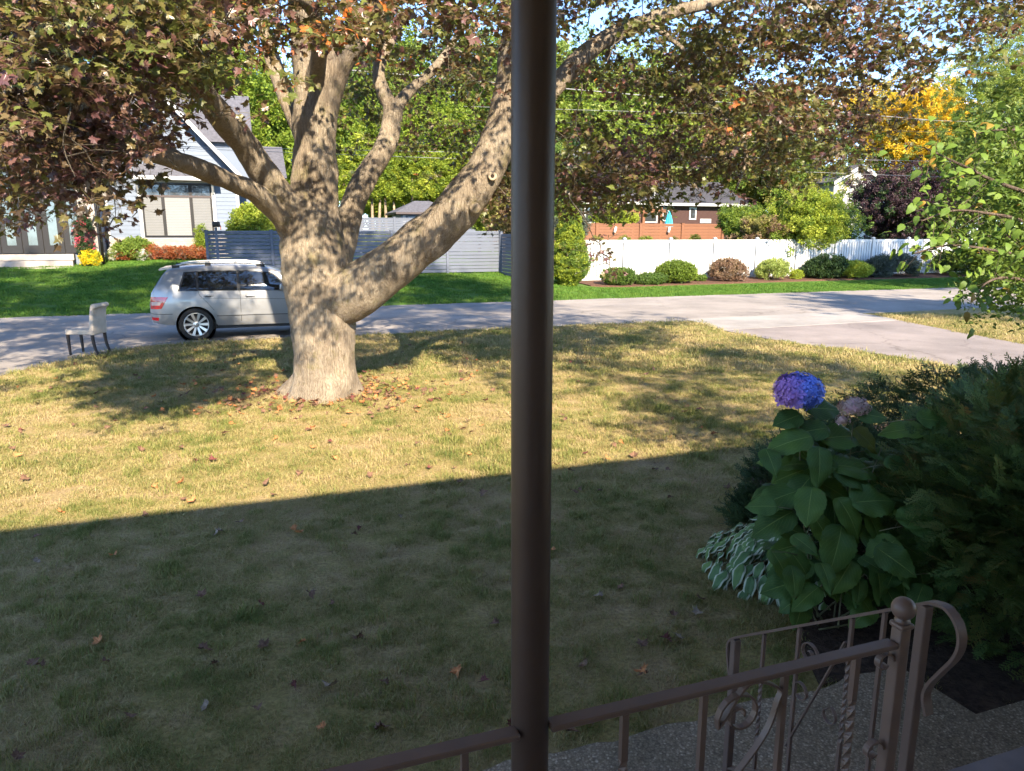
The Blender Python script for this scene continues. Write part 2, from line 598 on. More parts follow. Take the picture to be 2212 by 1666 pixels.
M_BRICKW = mat_simple('pale_siding', (0.62, 0.59, 0.54), 0.85, 0.2, 8, 0.3, 50)
M_SOFFIT = mat_simple('soffit_paint', (0.72, 0.70, 0.66), 0.6, 0.08, 3, 0.1, 30)
M_SHINGLE = mat_simple('shingle', (0.105, 0.098, 0.105), 0.9, 0.3, 9, 0.5, 70)
hs = thing('house', 'house at the viewer\'s back whose porch roof shades the near lawn', 'house', RL(0, 0), GA)
MB().box(-3.0, -3.0, 0, 6.2, -2.7, 3.0).build('wall', M_BRICKW, hs)
MB().prism([(0.30, 3.08), (0.30, 3.30), (-7.0, 6.2), (-7.0, 3.08)], 'x', -3.5, 6.7).build('roof', M_SHINGLE, hs)
MB().box(-3.5, 0.301, 3.06, 6.7, 0.325, 3.27).build('fascia', M_SOFFIT, hs)
MB().box(-3.5, -2.69, 3.055, 6.7, 0.30, 3.078).build('soffit', M_SOFFIT, hs)

# ---------------------------------------------------------------- grass
def clump(name, mat, nbl, rad, hmin, hmax, width, lean, seed):
    r = random.Random(seed)
    mb = MB()
    for i in range(nbl):
        a = r.uniform(0, 6.283)
        d = rad * math.sqrt(r.random())
        x, y = d * math.cos(a), d * math.sin(a)
        h = r.uniform(hmin, hmax)
        b = r.uniform(0, 6.283)
        le = r.uniform(lean * 0.3, lean) * h
        dx, dy = math.cos(b) * le, math.sin(b) * le
        w = width * r.uniform(0.7, 1.2)
        wx, wy = -math.sin(b) * w, math.cos(b) * w
        mb.add([(x - wx, y - wy, -0.005), (x + wx, y + wy, -0.005), (x + dx * .4 + wx * .8, y + dy * .4 + wy * .8, h * .6), (x + dx * .4 - wx * .8, y + dy * .4 - wy * .8, h * .6), (x + dx, y + dy, h)],
               [(0, 1, 2, 3), (3, 2, 4)])
    me = bpy.data.meshes.new(name)
    me.from_pydata(mb.v, [], mb.f)
    me.materials.append(mat)
    return source(name, me)
M_GDRY = mat_grass('lawn_blades', STRAW)
M_GGRN = mat_grass('tuft_blades', [(0.3, (0.34, 0.28, 0.10)), (0.5, (0.20, 0.205, 0.055)), (0.7, (0.115, 0.15, 0.035))], 0.3)
M_GLUSH = mat_grass('lush_blades', LUSH, 0.3)
near_src = [clump('clump_dry', M_GDRY, 60, 0.085, 0.008, 0.026, 0.0018, 2.2, 1), clump('clump_dry', M_GDRY, 60, 0.085, 0.010, 0.034, 0.0017, 1.9, 2), clump('clump_green', M_GGRN, 60, 0.06, 0.018, 0.048, 0.0018, 1.2, 3)]
far_src = [clump('clump_far', M_GDRY, 60, 0.17, 0.015, 0.05, 0.004, 1.5, 4), clump('clump_far', M_GDRY, 60, 0.17, 0.02, 0.055, 0.004, 1.2, 5)]
lush_src = [clump('clump_lush', M_GLUSH, 70, 0.26, 0.03, 0.085, 0.007, 0.9, 6), clump('clump_lush', M_GLUSH, 70, 0.26, 0.03, 0.08, 0.007, 1.2, 7)]

def fbm(x, y, seed=0):
    """cheap smooth noise for tuft placement, about -1..1"""
    v = 0
    for i, (f, a) in enumerate(((1.3, 0.25), (3.9, 0.37), (9.3, 0.38))):
        v = v + a * np.sin(f * x * 1.7 + 1.3 * seed + i * 2.1 + 1.8 * np.sin(f * y * 0.9 + seed)) * np.cos(f * y * 1.5 - i * 1.7 + 1.5 * np.sin(f * x * 0.7 - seed))
    return v
walk_l = [(p.x, p.y) for p in walk]
bed_l = [(p.x, p.y) for p in bed_poly]
def on_lawn(x, y):
    s, t = st(x, y)
    if t > 17.22: return False
    if inpoly(x, y, left_drive) or inpoly(x, y, drive_poly) or inpoly(x, y, walk_l) or inpoly(x, y, bed_l): return False
    rs, rt = st(x, y - 1.262)
    if rt < 0.14 and rs < 3.7: return False
    return True
def grass_field(name, y0, y1, dens, src, smin, smax, mode):
    P, Rr, S, I = [], [], [], []
    n = int((y1 - y0) * (1.5 * (y0 + y1) / 2 + 2.4) * dens)
    ys = np.sqrt(rng.random(n) * (y1 ** 2 - y0 ** 2) + y0 ** 2)
    xs = (rng.random(n) * 2 - 1) * (0.75 * ys + 1.0)
    g = fbm(xs, ys, 2)
    for x, y, k in zip(xs, ys, g):
        if not on_lawn(x, y): continue
        kk = k + rng.normal(0, 0.2)
        if mode == 'near':
            if kk < -0.22 and rng.random() < 0.72: continue
            i = 2 if kk > 0.38 and rng.random() < 0.7 else int(rng.integers(0, 2))
            sc = rng.uniform(smin, smax) * (rng.uniform(0.55, 1.45) if i == 2 else 1.0)
        else:
            i = int(rng.integers(0, 2))
            sc = rng.uniform(smin, smax)
        P.append((x, y, 0.0)); S.append(sc); I.append(i)
        Rr.append((rng.normal(0, .12), rng.normal(0, .12), rng.uniform(0, 6.28)))
    o = scatter(name, P, Rr, S, src, None, I)
    return tag(o, 'short patchy half dry grass of the front lawn' if mode == 'near' else 'straw coloured grass of the front lawn round the maple', 'grass')
grass_field('lawn_grass', 1.7, 6.2, 380, near_src, 0.55, 1.0, 'near')
grass_field('lawn_grass', 6.2, 12.5, 120, [near_src[0], near_src[1], near_src[2]], 1.0, 1.6, 'near')
grass_field('lawn_grass', 12.5, 21.5, 48, far_src, 0.9, 1.5, 'far')
# right verge past the driveway, and the lawns across the street
P, Rr, S = [], [], []
for i in range(9000):
    s, t = rng.uniform(-24, 34), rng.uniform(24.32, 37.4)
    x, y = G(s, t).x, G(s, t).y
    if abs(x) > 0.78 * y: continue
    if s > 12.5 and t > 27.6: continue
    P.append((x, y, gz(x, y))); S.append(rng.uniform(0.8, 1.3)); Rr.append((0, 0, rng.uniform(0, 6.28)))
for i in range(1500):
    s, t = rng.uniform(14, 34), rng.uniform(24.32, 27.6)
    x, y = G(s, t).x, G(s, t).y
    P.append((x, y, gz(x, y))); S.append(rng.uniform(0.6, 1.0)); Rr.append((0, 0, rng.uniform(0, 6.28)))
tag(scatter('far_grass', P, Rr, S, lush_src), 'lush green mown grass across the street', 'grass')
# fence beds
bp = [G(13.6, 28.4), G(15.2, 27.9), G(18, 28.1), G(24, 28.4), G(36, 28.6), G(36, 30.6), G(13.6, 30.6)]
o = sheet('fence_bed', [(p.x, p.y) for p in bp], 0.0, M_MULCH2, 0.05)
for v in o.data.vertices:
    v.co.z = gz(v.co.x, v.co.y) + (0.05 if v.co.z > -0.02 else -0.02)
# ================================================================== THE MAPLE
def mat_bark(name, c0=(0.155, 0.118, 0.085), c1=(0.29, 0.235, 0.172), c2=(0.41, 0.35, 0.27)):
    m, nt, bs = _new(name)
    v = wpos(nt, (1, 1, 0.16))
    n1 = noise(nt, 2.3, 5, 0.65, wpos(nt))
    n2 = noise(nt, 46, 5, 0.75, v, 0.8)
    n3 = noise(nt, 14, 4, 0.65, v, 0.5)
    a = math_n(nt, 'MULTIPLY', n1.outputs[0], 0.38)
    b = math_n(nt, 'MULTIPLY', n2.outputs[0], 0.62)
    c = ramp(nt, [(0.36, c0), (0.49, c1), (0.62, c2)], math_n(nt, 'ADD', a, b))
    mo = noise(nt, 3.7, 4, 0.7, wpos(nt))
    mk = ramp(nt, [(0.56, (0, 0, 0)), (0.68, (1, 1, 1))], mo.outputs[0])
    col = mixc(nt, c.outputs[0], (0.20, 0.175, 0.075), math_n(nt, 'MULTIPLY', mk.outputs[0], 0.55))
    st_ = ramp(nt, [(0.35, (0.8, 0.78, 0.76)), (0.6, (1.14, 1.12, 1.08))], noise(nt, 1.1, 5, 0.7, wpos(nt)).outputs[0])
    col = mixc(nt, col, st_.outputs[0], 0.8, 'MULTIPLY')
    nt.links.new(col, bs.inputs['Base Color'])
    bs.inputs['Roughness'].default_value = 0.92
    bs.inputs['Specular IOR Level'].default_value = 0.15
    h = math_n(nt, 'ADD', n2.outputs[0], n3.outputs[0])
    bump(nt, bs, h, 1.0, 0.055)
    return m
M_BARK = mat_bark('maple_bark')
M_TWIG = mat_bark('twig_bark', (0.05, 0.04, 0.03), (0.12, 0.10, 0.075), (0.30, 0.28, 0.22))
M_WOUND = mat_simple('knot_wood', (0.36, 0.28, 0.19), 0.9, 0.3, 14, 0.4, 60)
M_HOLE = mat_simple('knot_hole', (0.03, 0.02, 0.015), 1.0, 0.2, 14, 0)

maple = thing('maple_tree', 'large bronze leaved maple with thick spreading limbs on the front lawn', 'tree', (-2.75, 10.6, 0))
base = Vector((-2.75, 10.6, 0))
from mathutils import noise as mnoise
def organic(pts, rads, seg=28, amp=0.05, freq=2.2, flare=None, seed=0.0, smooth_k=6):
    """a bark-covered limb: swept ring with lumps"""
    path = smooth_path([(*p, r) for p, r in zip(pts, rads)], smooth_k)
    P = [Vector(q[:3]) for q in path]
    Rd = [q[3] for q in path]
    vs, fs = [], []
    prev = None
    for i, p in enumerate(P):
        t = (P[min(i + 1, len(P) - 1)] - P[max(i - 1, 0)]).normalized()
        if prev is None:
            ref = Vector((0, 1, 0)) if abs(t.z) > 0.5 else Vector((0, 0, 1))
            nx = t.cross(ref).normalized()
        else:
            nx = (prev - t * prev.dot(t)).normalized()
        prev = nx
        ny = t.cross(nx)
        for k in range(seg):
            a = 2 * math.pi * k / seg
            d = nx * math.cos(a) + ny * math.sin(a)
            q = p + d * Rd[i]
            e = mnoise.noise(q * freq + Vector((seed, 0, 0))) * amp + mnoise.noise(q * freq * 3.1 + Vector((0, seed, 0))) * amp * 0.4
            f = 1 + e / max(Rd[i], 0.03) * min(1, Rd[i] / 0.12)
            if flare: f *= flare(q, a)
            vs.append(p + d * Rd[i] * f)
    n = len(P)
    for i in range(n - 1):
        for k in range(seg):
            k2 = (k + 1) % seg
            fs.append((i * seg + k, i * seg + k2, (i + 1) * seg + k2, (i + 1) * seg + k))
    fs.append(tuple((n - 1) * seg + k for k in range(seg)))
    return vs, fs, P, Rd
limb_pts = []                                      # skeleton, for hanging twigs on
def limb(name, spec, amp=0.03, seg=20, flare=None, seed=0.0, label=None):
    """spec: (px, py, Y, width in picture units)"""
    pts, rads = [], []
    for px, py, Y, w in spec:
        p = ay(px, py, Y)
        dep = Y * math.cos(TH) + (H - p.z) * math.sin(TH)
        pts.append(p)
        rads.append(w * dep / F / 2)
    vs, fs, P, Rd = organic(pts, rads, seg, amp, 2.4, flare, seed)
    limb_pts.extend(P[3:])
    mb = MB().add([Vector(v) - base for v in vs], fs, True)
    o = mb.build(name, M_BARK, maple)
    if label: o['label'] = label
    return o
BURLS = [(ay(700, 612, 10.12), .16, .17), (ay(722, 755, 10.16), .10, .13), (ay(655, 690, 10.15), .12, .16), (ay(690, 470, 10.25), .12, .12), (ay(632, 575, 10.3), .16, .18), (ay(738, 700, 10.2), .14, .16), (ay(668, 560, 10.1), .08, .10), (ay(712, 545, 10.15), .10, .12), (ay(735, 340, 10.5), .08, .10)]
def rootflare(q, a):
    z = q.z
    lump = sum(h * math.exp(-((q - c).length / w) ** 2) for c, h, w in BURLS) + 0.03 * math.cos(9 * a + 1.5 * math.sin(z * 2.1)) * math.exp(-z * .8) + 0.02 * math.cos(7 * a + z * 1.2)
    return 1 + lump + max(0, 0.42 - z) ** 1.5 * (0.75 + 0.7 * math.cos(3 * a + 0.6) + 0.5 * math.cos(5 * a + 2.0)) + 0.035 * math.cos(4 * a + z * 0.8)
limb('trunk', [(697, 866, 10.6, 142), (698, 848, 10.6, 138), (700, 800, 10.6, 132), (697, 740, 10.6, 129), (694, 690, 10.6, 133), (690, 640, 10.6, 140), (680, 580, 10.6, 140), (672, 520, 10.6, 134), (676, 460, 10.6, 116), (682, 400, 10.6, 100), (682, 330, 10.6, 94), (682, 260, 10.6, 93), (684, 200, 10.6, 96), (688, 160, 10.6, 96)],
     0.05, 64, rootflare, 3.1)
limb('limb', [(680, 260, 10.6, 78), (668, 180, 10.55, 70), (662, 110, 10.5, 62), (655, 40, 10.4, 58), (640, -60, 10.2, 50), (610, -200, 9.8, 40)], 0.03, 20, None, 1.0)
limb('limb', [(690, 240, 10.62, 80), (712, 170, 10.6, 72), (748, 105, 10.6, 66), (785, 60, 10.6, 60), (820, -10, 10.7, 54), (850, -130, 10.9, 44)], 0.03, 20, None, 2.0)
limb('limb', [(665, 540, 10.55, 80), (632, 480, 10.45, 78), (600, 420, 10.2, 68), (565, 365, 9.9, 62), (530, 315, 9.6, 58), (492, 270, 9.2, 60), (455, 225, 8.7, 56), (415, 160, 8.1, 48), (370, 70, 7.4, 42), (330, -60, 6.8, 36)], 0.03, 20, None, 3.0)
limb('limb', [(640, 500, 10.4, 56), (598, 455, 10.2, 50), (555, 420, 9.8, 46), (505, 395, 9.3, 42), (450, 372, 8.8, 42), (395, 352, 8.3, 40), (330, 335, 7.7, 36), (250, 318, 7.0, 32), (150, 300, 6.4, 26), (30, 270, 5.9, 20)], 0.022, 16, None, 4.0)
limb('limb', [(400, 350, 8.35, 24), (350, 318, 8.1, 24), (290, 305, 7.8, 22), (225, 310, 7.3, 18), (140, 330, 6.8, 12)], 0.012, 12, None, 4.5)
limb('limb', [(725, 590, 10.9, 60), (742, 530, 11.1, 56), (752, 480, 11.2, 54), (768, 430, 11.3, 52), (795, 378, 11.4, 50), (822, 335, 11.5, 46), (842, 290, 11.6, 44), (848, 248, 11.7, 44), (846, 225, 11.7, 40)], 0.02, 18, None, 5.0)
limb('limb', [(848, 240, 11.7, 36), (832, 208, 11.7, 30), (818, 170, 11.75, 27), (822, 130, 11.8, 25), (846, 85, 11.9, 22), (870, 30, 12.0, 18)], 0.015, 12, None, 6.0)
limb('limb', [(850, 245, 11.72, 30), (868, 215, 11.8, 26), (890, 192, 11.9, 24), (918, 168, 12.0, 20), (960, 120, 12.2, 16), (1010, 40, 12.4, 12)], 0.012, 12, None, 6.5)
limb('limb', [(698, 668, 10.6, 92), (755, 636, 10.48, 116), (825, 592, 10.35, 108), (890, 540, 10.25, 100), (950, 490, 10.15, 94), (1005, 430, 10.05, 90), (1048, 370, 10.0, 84), (1075, 310, 10.0, 76), (1088, 250, 10.0, 66), (1096, 190, 10.0, 58), (1102, 120, 10.0, 50), (1110, 40, 10.0, 42), (1120, -80, 10.0, 34)], 0.035, 28, None, 7.0)
limb('limb', [(1062, 345, 10.0, 50), (1105, 292, 10.0, 46), (1160, 235, 10.0, 43), (1212, 172, 10.05, 42), (1262, 118, 10.1, 40), (1320, 78, 10.15, 36), (1390, 50, 10.2, 32), (1460, 25, 10.3, 28), (1540, 5, 10.4, 25), (1650, -30, 10.6, 20), (1800, -70, 10.9, 14)], 0.02, 16, None, 8.0)
limb('limb', [(1470, 130, 10.5, 9), (1510, 185, 10.4, 12), (1545, 230, 10.4, 13), (1580, 268, 10.4, 12), (1605, 300, 10.3, 11), (1610, 350, 10.3, 8), (1590, 410, 10.2, 5)], 0.004, 8, None, 9.0)
limb('limb', [(1700, -20, 10.7, 18), (1765, 20, 10.7, 15), (1820, 80, 10.6, 13), (1852, 130, 10.5, 10), (1870, 200, 10.4, 7)], 0.004, 8, None, 9.5)
limb('limb', [(1320, 80, 10.15, 16), (1390, 52, 10.0, 14), (1450, 85, 9.9, 12), (1500, 130, 9.8, 8)], 0.004, 8, None, 9.7)
limb('limb', [(678, 180, 10.4, 40), (690, 110, 9.9, 34), (686, 50, 9.3, 28), (660, 8, 8.6, 24), (600, -20, 7.8, 20), (500, -60, 7.0, 16)], 0.012, 12, None, 10.5)
limb('limb', [(700, 500, 10.9, 40), (655, 300, 11.2, 38), (610, 190, 11.4, 36), (580, 100, 11.6, 28), (560, 20, 11.8, 20)], 0.015, 12, None, 11.5)
# knots and pruning scars
def knot(px, py, Y, r, hole=False):
    p = ay(px, py, Y) - base
    mb = MB()
    prof = [(r * 1.0, 0.0), (r * 1.02, r * .45), (r * .85, r * .75), (r * .45, r * (.62 if hole else .95)), (0.002, r * (.3 if hole else 1.0))]
    mb.lathe([(a, -h) for a, h in prof], 14, p, 'y')
    o = mb.build('knot', M_WOUND if hole else M_BARK, maple)
    if hole:
        m2 = MB().lathe([(r * 0.42, 0), (0.001, 0.0)], 12, p + Vector((0, -r * .7, 0)), 'y')
        m2.build('hole', M_HOLE, o)
knot(1064, 381, 9.76, 0.058, True)
knot(1026, 450, 9.83, 0.075)

# ---------------------------------------------------------------- leaves
LOBES = [(0.0, 0.0), (0.10, -0.06), (0.30, -0.14), (0.27, 0.02), (0.50, 0.06), (0.36, 0.17), (0.56, 0.36), (0.33, 0.36), (0.30, 0.50), (0.17, 0.46), (0.12, 0.66), (0.0, 0.92)]
def leaf_outline():
    r = LOBES
    return [(x, y) for x, y in r] + [(-x, y) for x, y in r[-2:0:-1]]
def leaf_geo(size, curl=0.12, fold=0.10, droop=0.15, seed=0):
    r = random.Random(seed)
    o = leaf_outline()
    vs = [(0, 0.30 * size, 0.0)]
    for x, y in o:
        z = -fold * abs(x) + curl * (x * x) - droop * max(0, y) ** 2 + r.uniform(-.03, .03)
        vs.append((x * size, y * size, z * size))
    n = len(o)
    fs = [(0, 1 + i, 1 + (i + 1) % n) for i in range(n)]
    return vs, fs
MAPLE_STOPS = [(0.0, (0.06, 0.026, 0.028)), (0.2, (0.135, 0.060, 0.055)), (0.38, (0.155, 0.082, 0.06)), (0.56, (0.13, 0.095, 0.034)), (0.75, (0.135, 0.125, 0.034)), (0.90, (0.20, 0.078, 0.055)), (0.965, (0.26, 0.095, 0.04)), (1.0, (0.5, 0.15, 0.03))]
M_MAPLE = mat_leaf('maple_leaf', MAPLE_STOPS, 0.27, 0.36, 0.55, (1.1, 0.95, 0.4), 0.55)
MAPLE_STOPS2 = [(0.0, (0.05, 0.032, 0.018)), (0.25, (0.105, 0.068, 0.032)), (0.45, (0.108, 0.10, 0.026)), (0.7, (0.12, 0.145, 0.03)), (0.9, (0.155, 0.165, 0.034)), (0.96, (0.18, 0.08, 0.04)), (1.0, (0.42, 0.14, 0.03))]
M_MAPLE2 = mat_leaf('maple_leaf_inner', MAPLE_STOPS2, 0.28, 0.42, 0.4, (1.1, 1.05, 0.4), 0.6)

def sprig(name, mat, nleaf, rad, size, seed, flat=0.5):
    r = random.Random(seed)
    mb = MB()
    for i in range(nleaf):
        a = 2.4 * i + r.uniform(-.5, .5)
        d = rad * (0.25 + 0.75 * r.random())
        p = Vector((math.cos(a) * d, math.sin(a) * d, r.uniform(-.35, .35) * rad))
        vs, fs = leaf_geo(size * r.uniform(0.65, 1.2), r.uniform(-.1, .3), r.uniform(0.02, .3), r.uniform(-.05, .35), seed * 31 + i)
        e = Euler((r.gauss(-0.25, flat), r.gauss(0, flat), a - math.pi / 2 + r.gauss(0, .6)))
        M = Matrix.Translation(p) @ e.to_matrix().to_4x4()
        mb.add([M @ Vector(v) for v in vs], fs)
        mb.tube([Vector((0, 0, 0)), p * 0.5 + Vector((0, 0, rad * .06)), p], [0.0022, 0.0016, 0.0011], 3, cap=False)
    me = bpy.data.meshes.new(name)
    me.from_pydata(mb.v, [], mb.f)
    me.materials.append(mat)
    return source(name, me)
SP_BIG = [sprig('maple_sprig', M_MAPLE, 20, 0.24, 0.080, k, 0.55) for k in range(4)]
SP_IN = [sprig('maple_sprig_inner', M_MAPLE2, 19, 0.26, 0.084, 10 + k, 0.6) for k in range(4)]

polyA = [(-70, -90), (560, -90), (545, 40), (490, 100), (440, 155), (375, 205), (320, 255), (275, 310), (235, 380), (185, 435), (120, 460), (40, 430), (-70, 460)]
polyB = [(1218, -90), (2280, -90), (2260, 40), (2120, 70), (2010, 130), (1935, 190), (1880, 270), (1830, 330), (1750, 360), (1660, 390), (1570, 410), (1500, 390), (1420, 410), (1330, 425), (1218, 440)]
polyC = [(735, 110), (1110, 60), (1110, 420), (1000, 390), (930, 330), (900, 260), (770, 330), (735, 240)]
polyD = [(560, -90), (1120, -90), (1115, 120), (1000, 90), (880, 60), (800, 20), (720, 120), (620, 60)]
polyC2 = [(1010, 380), (1120, 300), (1120, 470), (1060, 470)]
gapsB = [(1870, 375, 100, 50), (1365, 15, 70, 45), (1320, 235, 75, 55), (2000, 55, 75, 60), (1590, 55, 60, 30), (2090, 190, 60, 90), (1420, 100, 50, 40), (1480, 255, 45, 35), (1860, 150, 40, 40)]
crownP, crownR, crownS, crownI = [], [], [], []
twig_targets = []
def crown_region(poly, Y0, Y1, nclump, per, sig, inner, s0, s1, seed, gaps=(), reach=True):
    r = random.Random(seed)
    xs = [p[0] for p in poly]; ys = [p[1] for p in poly]
    k = 0
    while k < nclump:
        px, py = r.uniform(min(xs), max(xs)), r.uniform(min(ys), max(ys))
        if not inpoly(px, py, poly): continue
        if any(((px - g[0]) / g[2]) ** 2 + ((py - g[1]) / g[3]) ** 2 < 1 for g in gaps): continue
        k += 1
        c = ay(px, py, r.uniform(Y0, Y1))
        if reach: twig_targets.append(c)
        for j in range(per):
            p = c + Vector((r.gauss(0, sig), r.gauss(0, sig), r.gauss(0, sig * 0.55)))
            crownP.append(p - base)
            crownR.append((r.gauss(0, .35), r.gauss(0, .35), r.uniform(0, 6.28)))
            crownS.append(r.uniform(s0, s1))
            crownI.append((4 if r.random() < inner else 0) + r.randrange(4))
crown_region(polyA, 5.0, 8.2, 185, 5, 0.26, 0.42, 0.7, 1.05, 1)
crown_region(polyA, 8.2, 11.8, 75, 5, 0.36, 0.6, 0.8, 1.2, 41)
crown_region(polyB, 8.8, 12.6, 260, 4, 0.34, 0.6, 0.75, 1.15, 2, gapsB)
crown_region([(1215, 350), (1490, 350), (1470, 425), (1330, 440), (1215, 450)], 10.0, 13.0, 30, 4, 0.3, 0.85, 0.8, 1.1, 55)
crown_region(polyC, 12.0, 14.5, 42, 5, 0.4, 1.0, 0.8, 1.2, 3)
crown_region(polyC2, 9.5, 11.5, 7, 4, 0.3, 0.8, 0.8, 1.1, 33)
crown_region(polyD, 6.0, 9.2, 44, 4, 0.28, 0.3, 0.7, 1.05, 4)
# single sprays that hang free in the view
for px, py, Y in ((1300, 548, 8.0), (1325, 590, 7.8), (1285, 520, 8.2), (940, 160, 7.5), (985, 150, 7.6), (1030, 175, 7.6), (1090, 205, 7.5), (350, 300, 6.0), (225, 505, 6.2), (250, 470, 6.4), (60, 480, 6.6)):
    p = ay(px, py, Y)
    twig_targets.append(p)
    crownP.append(p - base); crownR.append((0.2, 0.1, random.uniform(0, 6))); crownS.append(0.75); crownI.append(random.randrange(4))
# the rest of the crown, above and beside the frame
r = random.Random(5)
LQ = np.array([tuple(p) for p in limb_pts if 2.2 < p.z < 6.0][::4])
TS = np.array(tuple(to_sun))
def shades_limb(c):
    d = np.array(tuple(c)) - LQ
    t = d @ TS
    q = np.linalg.norm(d - t[:, None] * TS, axis=1)
    return bool(((q < 1.0) & (t > 0.3) & (t < 9)).any())
k = 0
while k < 1050:
    d = Vector((r.gauss(0, 1), r.gauss(0, 1), r.gauss(0, 1))).normalized() * (r.uniform(0.45, 1.0) ** 0.5)
    c = Vector((-2.3 + d.x * 9.4, 10.2 + d.y * 6.6, 10.3 + d.z * 6.2))
    if c.x > 2.6 and c.z < 9.5 and r.random() < 0.8: continue
    dep = c.y * math.cos(TH) + (H - c.z) * math.sin(TH)
    up = c.y * math.sin(TH) + (c.z - H) * math.cos(TH)
    if dep > 0.5:
        px, py = 1106 + F * c.x / dep, 833 - F * up / dep
        if py > -70 and -120 < px < 2330: continue
    if c.y < 3.4 or c.z < 3.4: continue
    if c.x < 1.5 and c.y < 9.2 and r.random() < 0.6: continue
    if r.random() < 0.85 and shades_limb(c): continue
    k += 1
    if r.random() < 0.4: twig_targets.append(c)
    for j in range(7):
        p = c + Vector((r.gauss(0, .42), r.gauss(0, .42), r.gauss(0, .25)))
        crownP.append(p - base); crownR.append((r.gauss(0, .35), r.gauss(0, .35), r.uniform(0, 6.28))); crownS.append(r.uniform(1.0, 1.5)); crownI.append(r.randrange(8))
boxes = [((2.5, 9.0), (2.6, 8.0), (4.4, 6.6), 48), ((-0.4, 3.2), (6.4, 9.6), (4.9, 6.2), 24)]
for bx_, by_, bz_, cnt in boxes:
    k = 0
    while k < cnt:
        c = Vector((r.uniform(*bx_), r.uniform(*by_), r.uniform(*bz_)))
        dep = c.y * math.cos(TH) + (H - c.z) * math.sin(TH)
        if 833 - F * (c.y * math.sin(TH) + (c.z - H) * math.cos(TH)) / dep > -90: continue
        if r.random() < 0.8 and shades_limb(c): continue
        k += 1
        for j in range(6):
            p = c + Vector((r.gauss(0, .4), r.gauss(0, .4), r.gauss(0, .2)))
            crownP.append(p - base); crownR.append((r.gauss(0, .35), r.gauss(0, .35), r.uniform(0, 6.28))); crownS.append(r.uniform(0.9, 1.3)); crownI.append(r.randrange(8))
k = 0
while k < 70:
    c = Vector((r.uniform(-11, -5.0), r.uniform(5.5, 11.5), r.uniform(3.3, 6.2)))
    dep = c.y * math.cos(TH) + (H - c.z) * math.sin(TH)
    if 1106 + F * c.x / dep > -110: continue
    k += 1
    for j in range(6):
        p = c + Vector((r.gauss(0, .4), r.gauss(0, .4), r.gauss(0, .22)))
        crownP.append(p - base); crownR.append((r.gauss(0, .35), r.gauss(0, .35), r.uniform(0, 6.28))); crownS.append(r.uniform(0.9, 1.3)); crownI.append(r.randrange(8))
crown = scatter('crown', crownP, crownR, crownS, SP_BIG + SP_IN, maple, crownI)
crown['label'] = 'bronze purple and olive maple foliage'
# twigs from the limbs out to the leaf sprays
LP = [tuple(p) for p in limb_pts]
d0 = [min((c - Vector(q)).length for q in LP[::3]) for c in twig_targets]
arr = np.array(LP)
mb = MB()
r = random.Random(9)
for c in [twig_targets[i] for i in np.argsort(d0)]:
    d = np.linalg.norm(arr - np.array(tuple(c)), axis=1)
    a = Vector(arr[int(d.argmin())])
    L = (c - a).length
    if L > 3.2: continue
    m1 = a.lerp(c, 0.35) + Vector((r.gauss(0, .09), r.gauss(0, .09), 0.10 + r.gauss(0, .06))) * L
    m2 = a.lerp(c, 0.7) + Vector((r.gauss(0, .08), r.gauss(0, .08), 0.07)) * L
    pw = [Vector(p) for p in smooth_path([tuple(a), tuple(m1), tuple(m2), tuple(c)], 3)]
    arr = np.vstack([arr, np.array([tuple(p) for p in pw[2:]])])
    if L < 0.1: continue
    pts = [p - base for p in pw]
    w = 0.006 + 0.006 * min(L, 2)
    mb.tube(pts, [w * (1 - 0.7 * i / (len(pts) - 1)) for i in range(len(pts))], 5)
    for q in range(3):
        s_ = pts[r.randrange(3, len(pts))]
        e = s_ + Vector((r.gauss(0, .22), r.gauss(0, .22), r.gauss(-.03, .12)))
        mb.tube([s_, s_.lerp(e, .5) + Vector((r.gauss(0, .02), r.gauss(0, .02), .03)), e], [0.0045, 0.0035, 0.0015], 4)
tw = mb.build('twigs', M_TWIG, maple)
tw['kind'] = 'stuff'
# the leaves that show largest, one by one
LEAFM = []
for k in range(5):
    vs, fs = leaf_geo(0.09, 0.1 * k - 0.1, 0.06 + 0.05 * k, 0.05 + 0.06 * k, 700 + k)
    me = bpy.data.meshes.new('maple_leaf')
    me.from_pydata(vs, [], fs)
    me.materials.append(M_MAPLE)
    LEAFM.append(me)
M_MAPLE_OR = mat_leaf('maple_leaf_orange', [(0.0, (0.55, 0.16, 0.02)), (0.5, (0.60, 0.22, 0.04)), (1.0, (0.45, 0.08, 0.03))], 0.35, 0.45, 0.4)
ORM = []
for k in range(2):
    me = LEAFM[k].copy()
    me.materials.clear()
    me.materials.append(M_MAPLE_OR)
    ORM.append(me)
r = random.Random(21)
n = 0
while n < 300:
    px, py = r.uniform(-40, 1110), r.uniform(-40, 500)
    inA, inD = inpoly(px, py, polyA), inpoly(px, py, polyD)
    if not (inA or inD): continue
    p = ay(px, py, r.uniform(5.0, 6.6) if inA else r.uniform(6.0, 7.6)) - base
    me = ORM[r.randrange(2)] if r.random() < 0.035 else LEAFM[r.randrange(5)]
    link('leaf', me, maple, p, (r.gauss(0.5, .5), r.gauss(0, .5), r.uniform(0, 6.28)), r.uniform(0.75, 1.1))
    n += 1
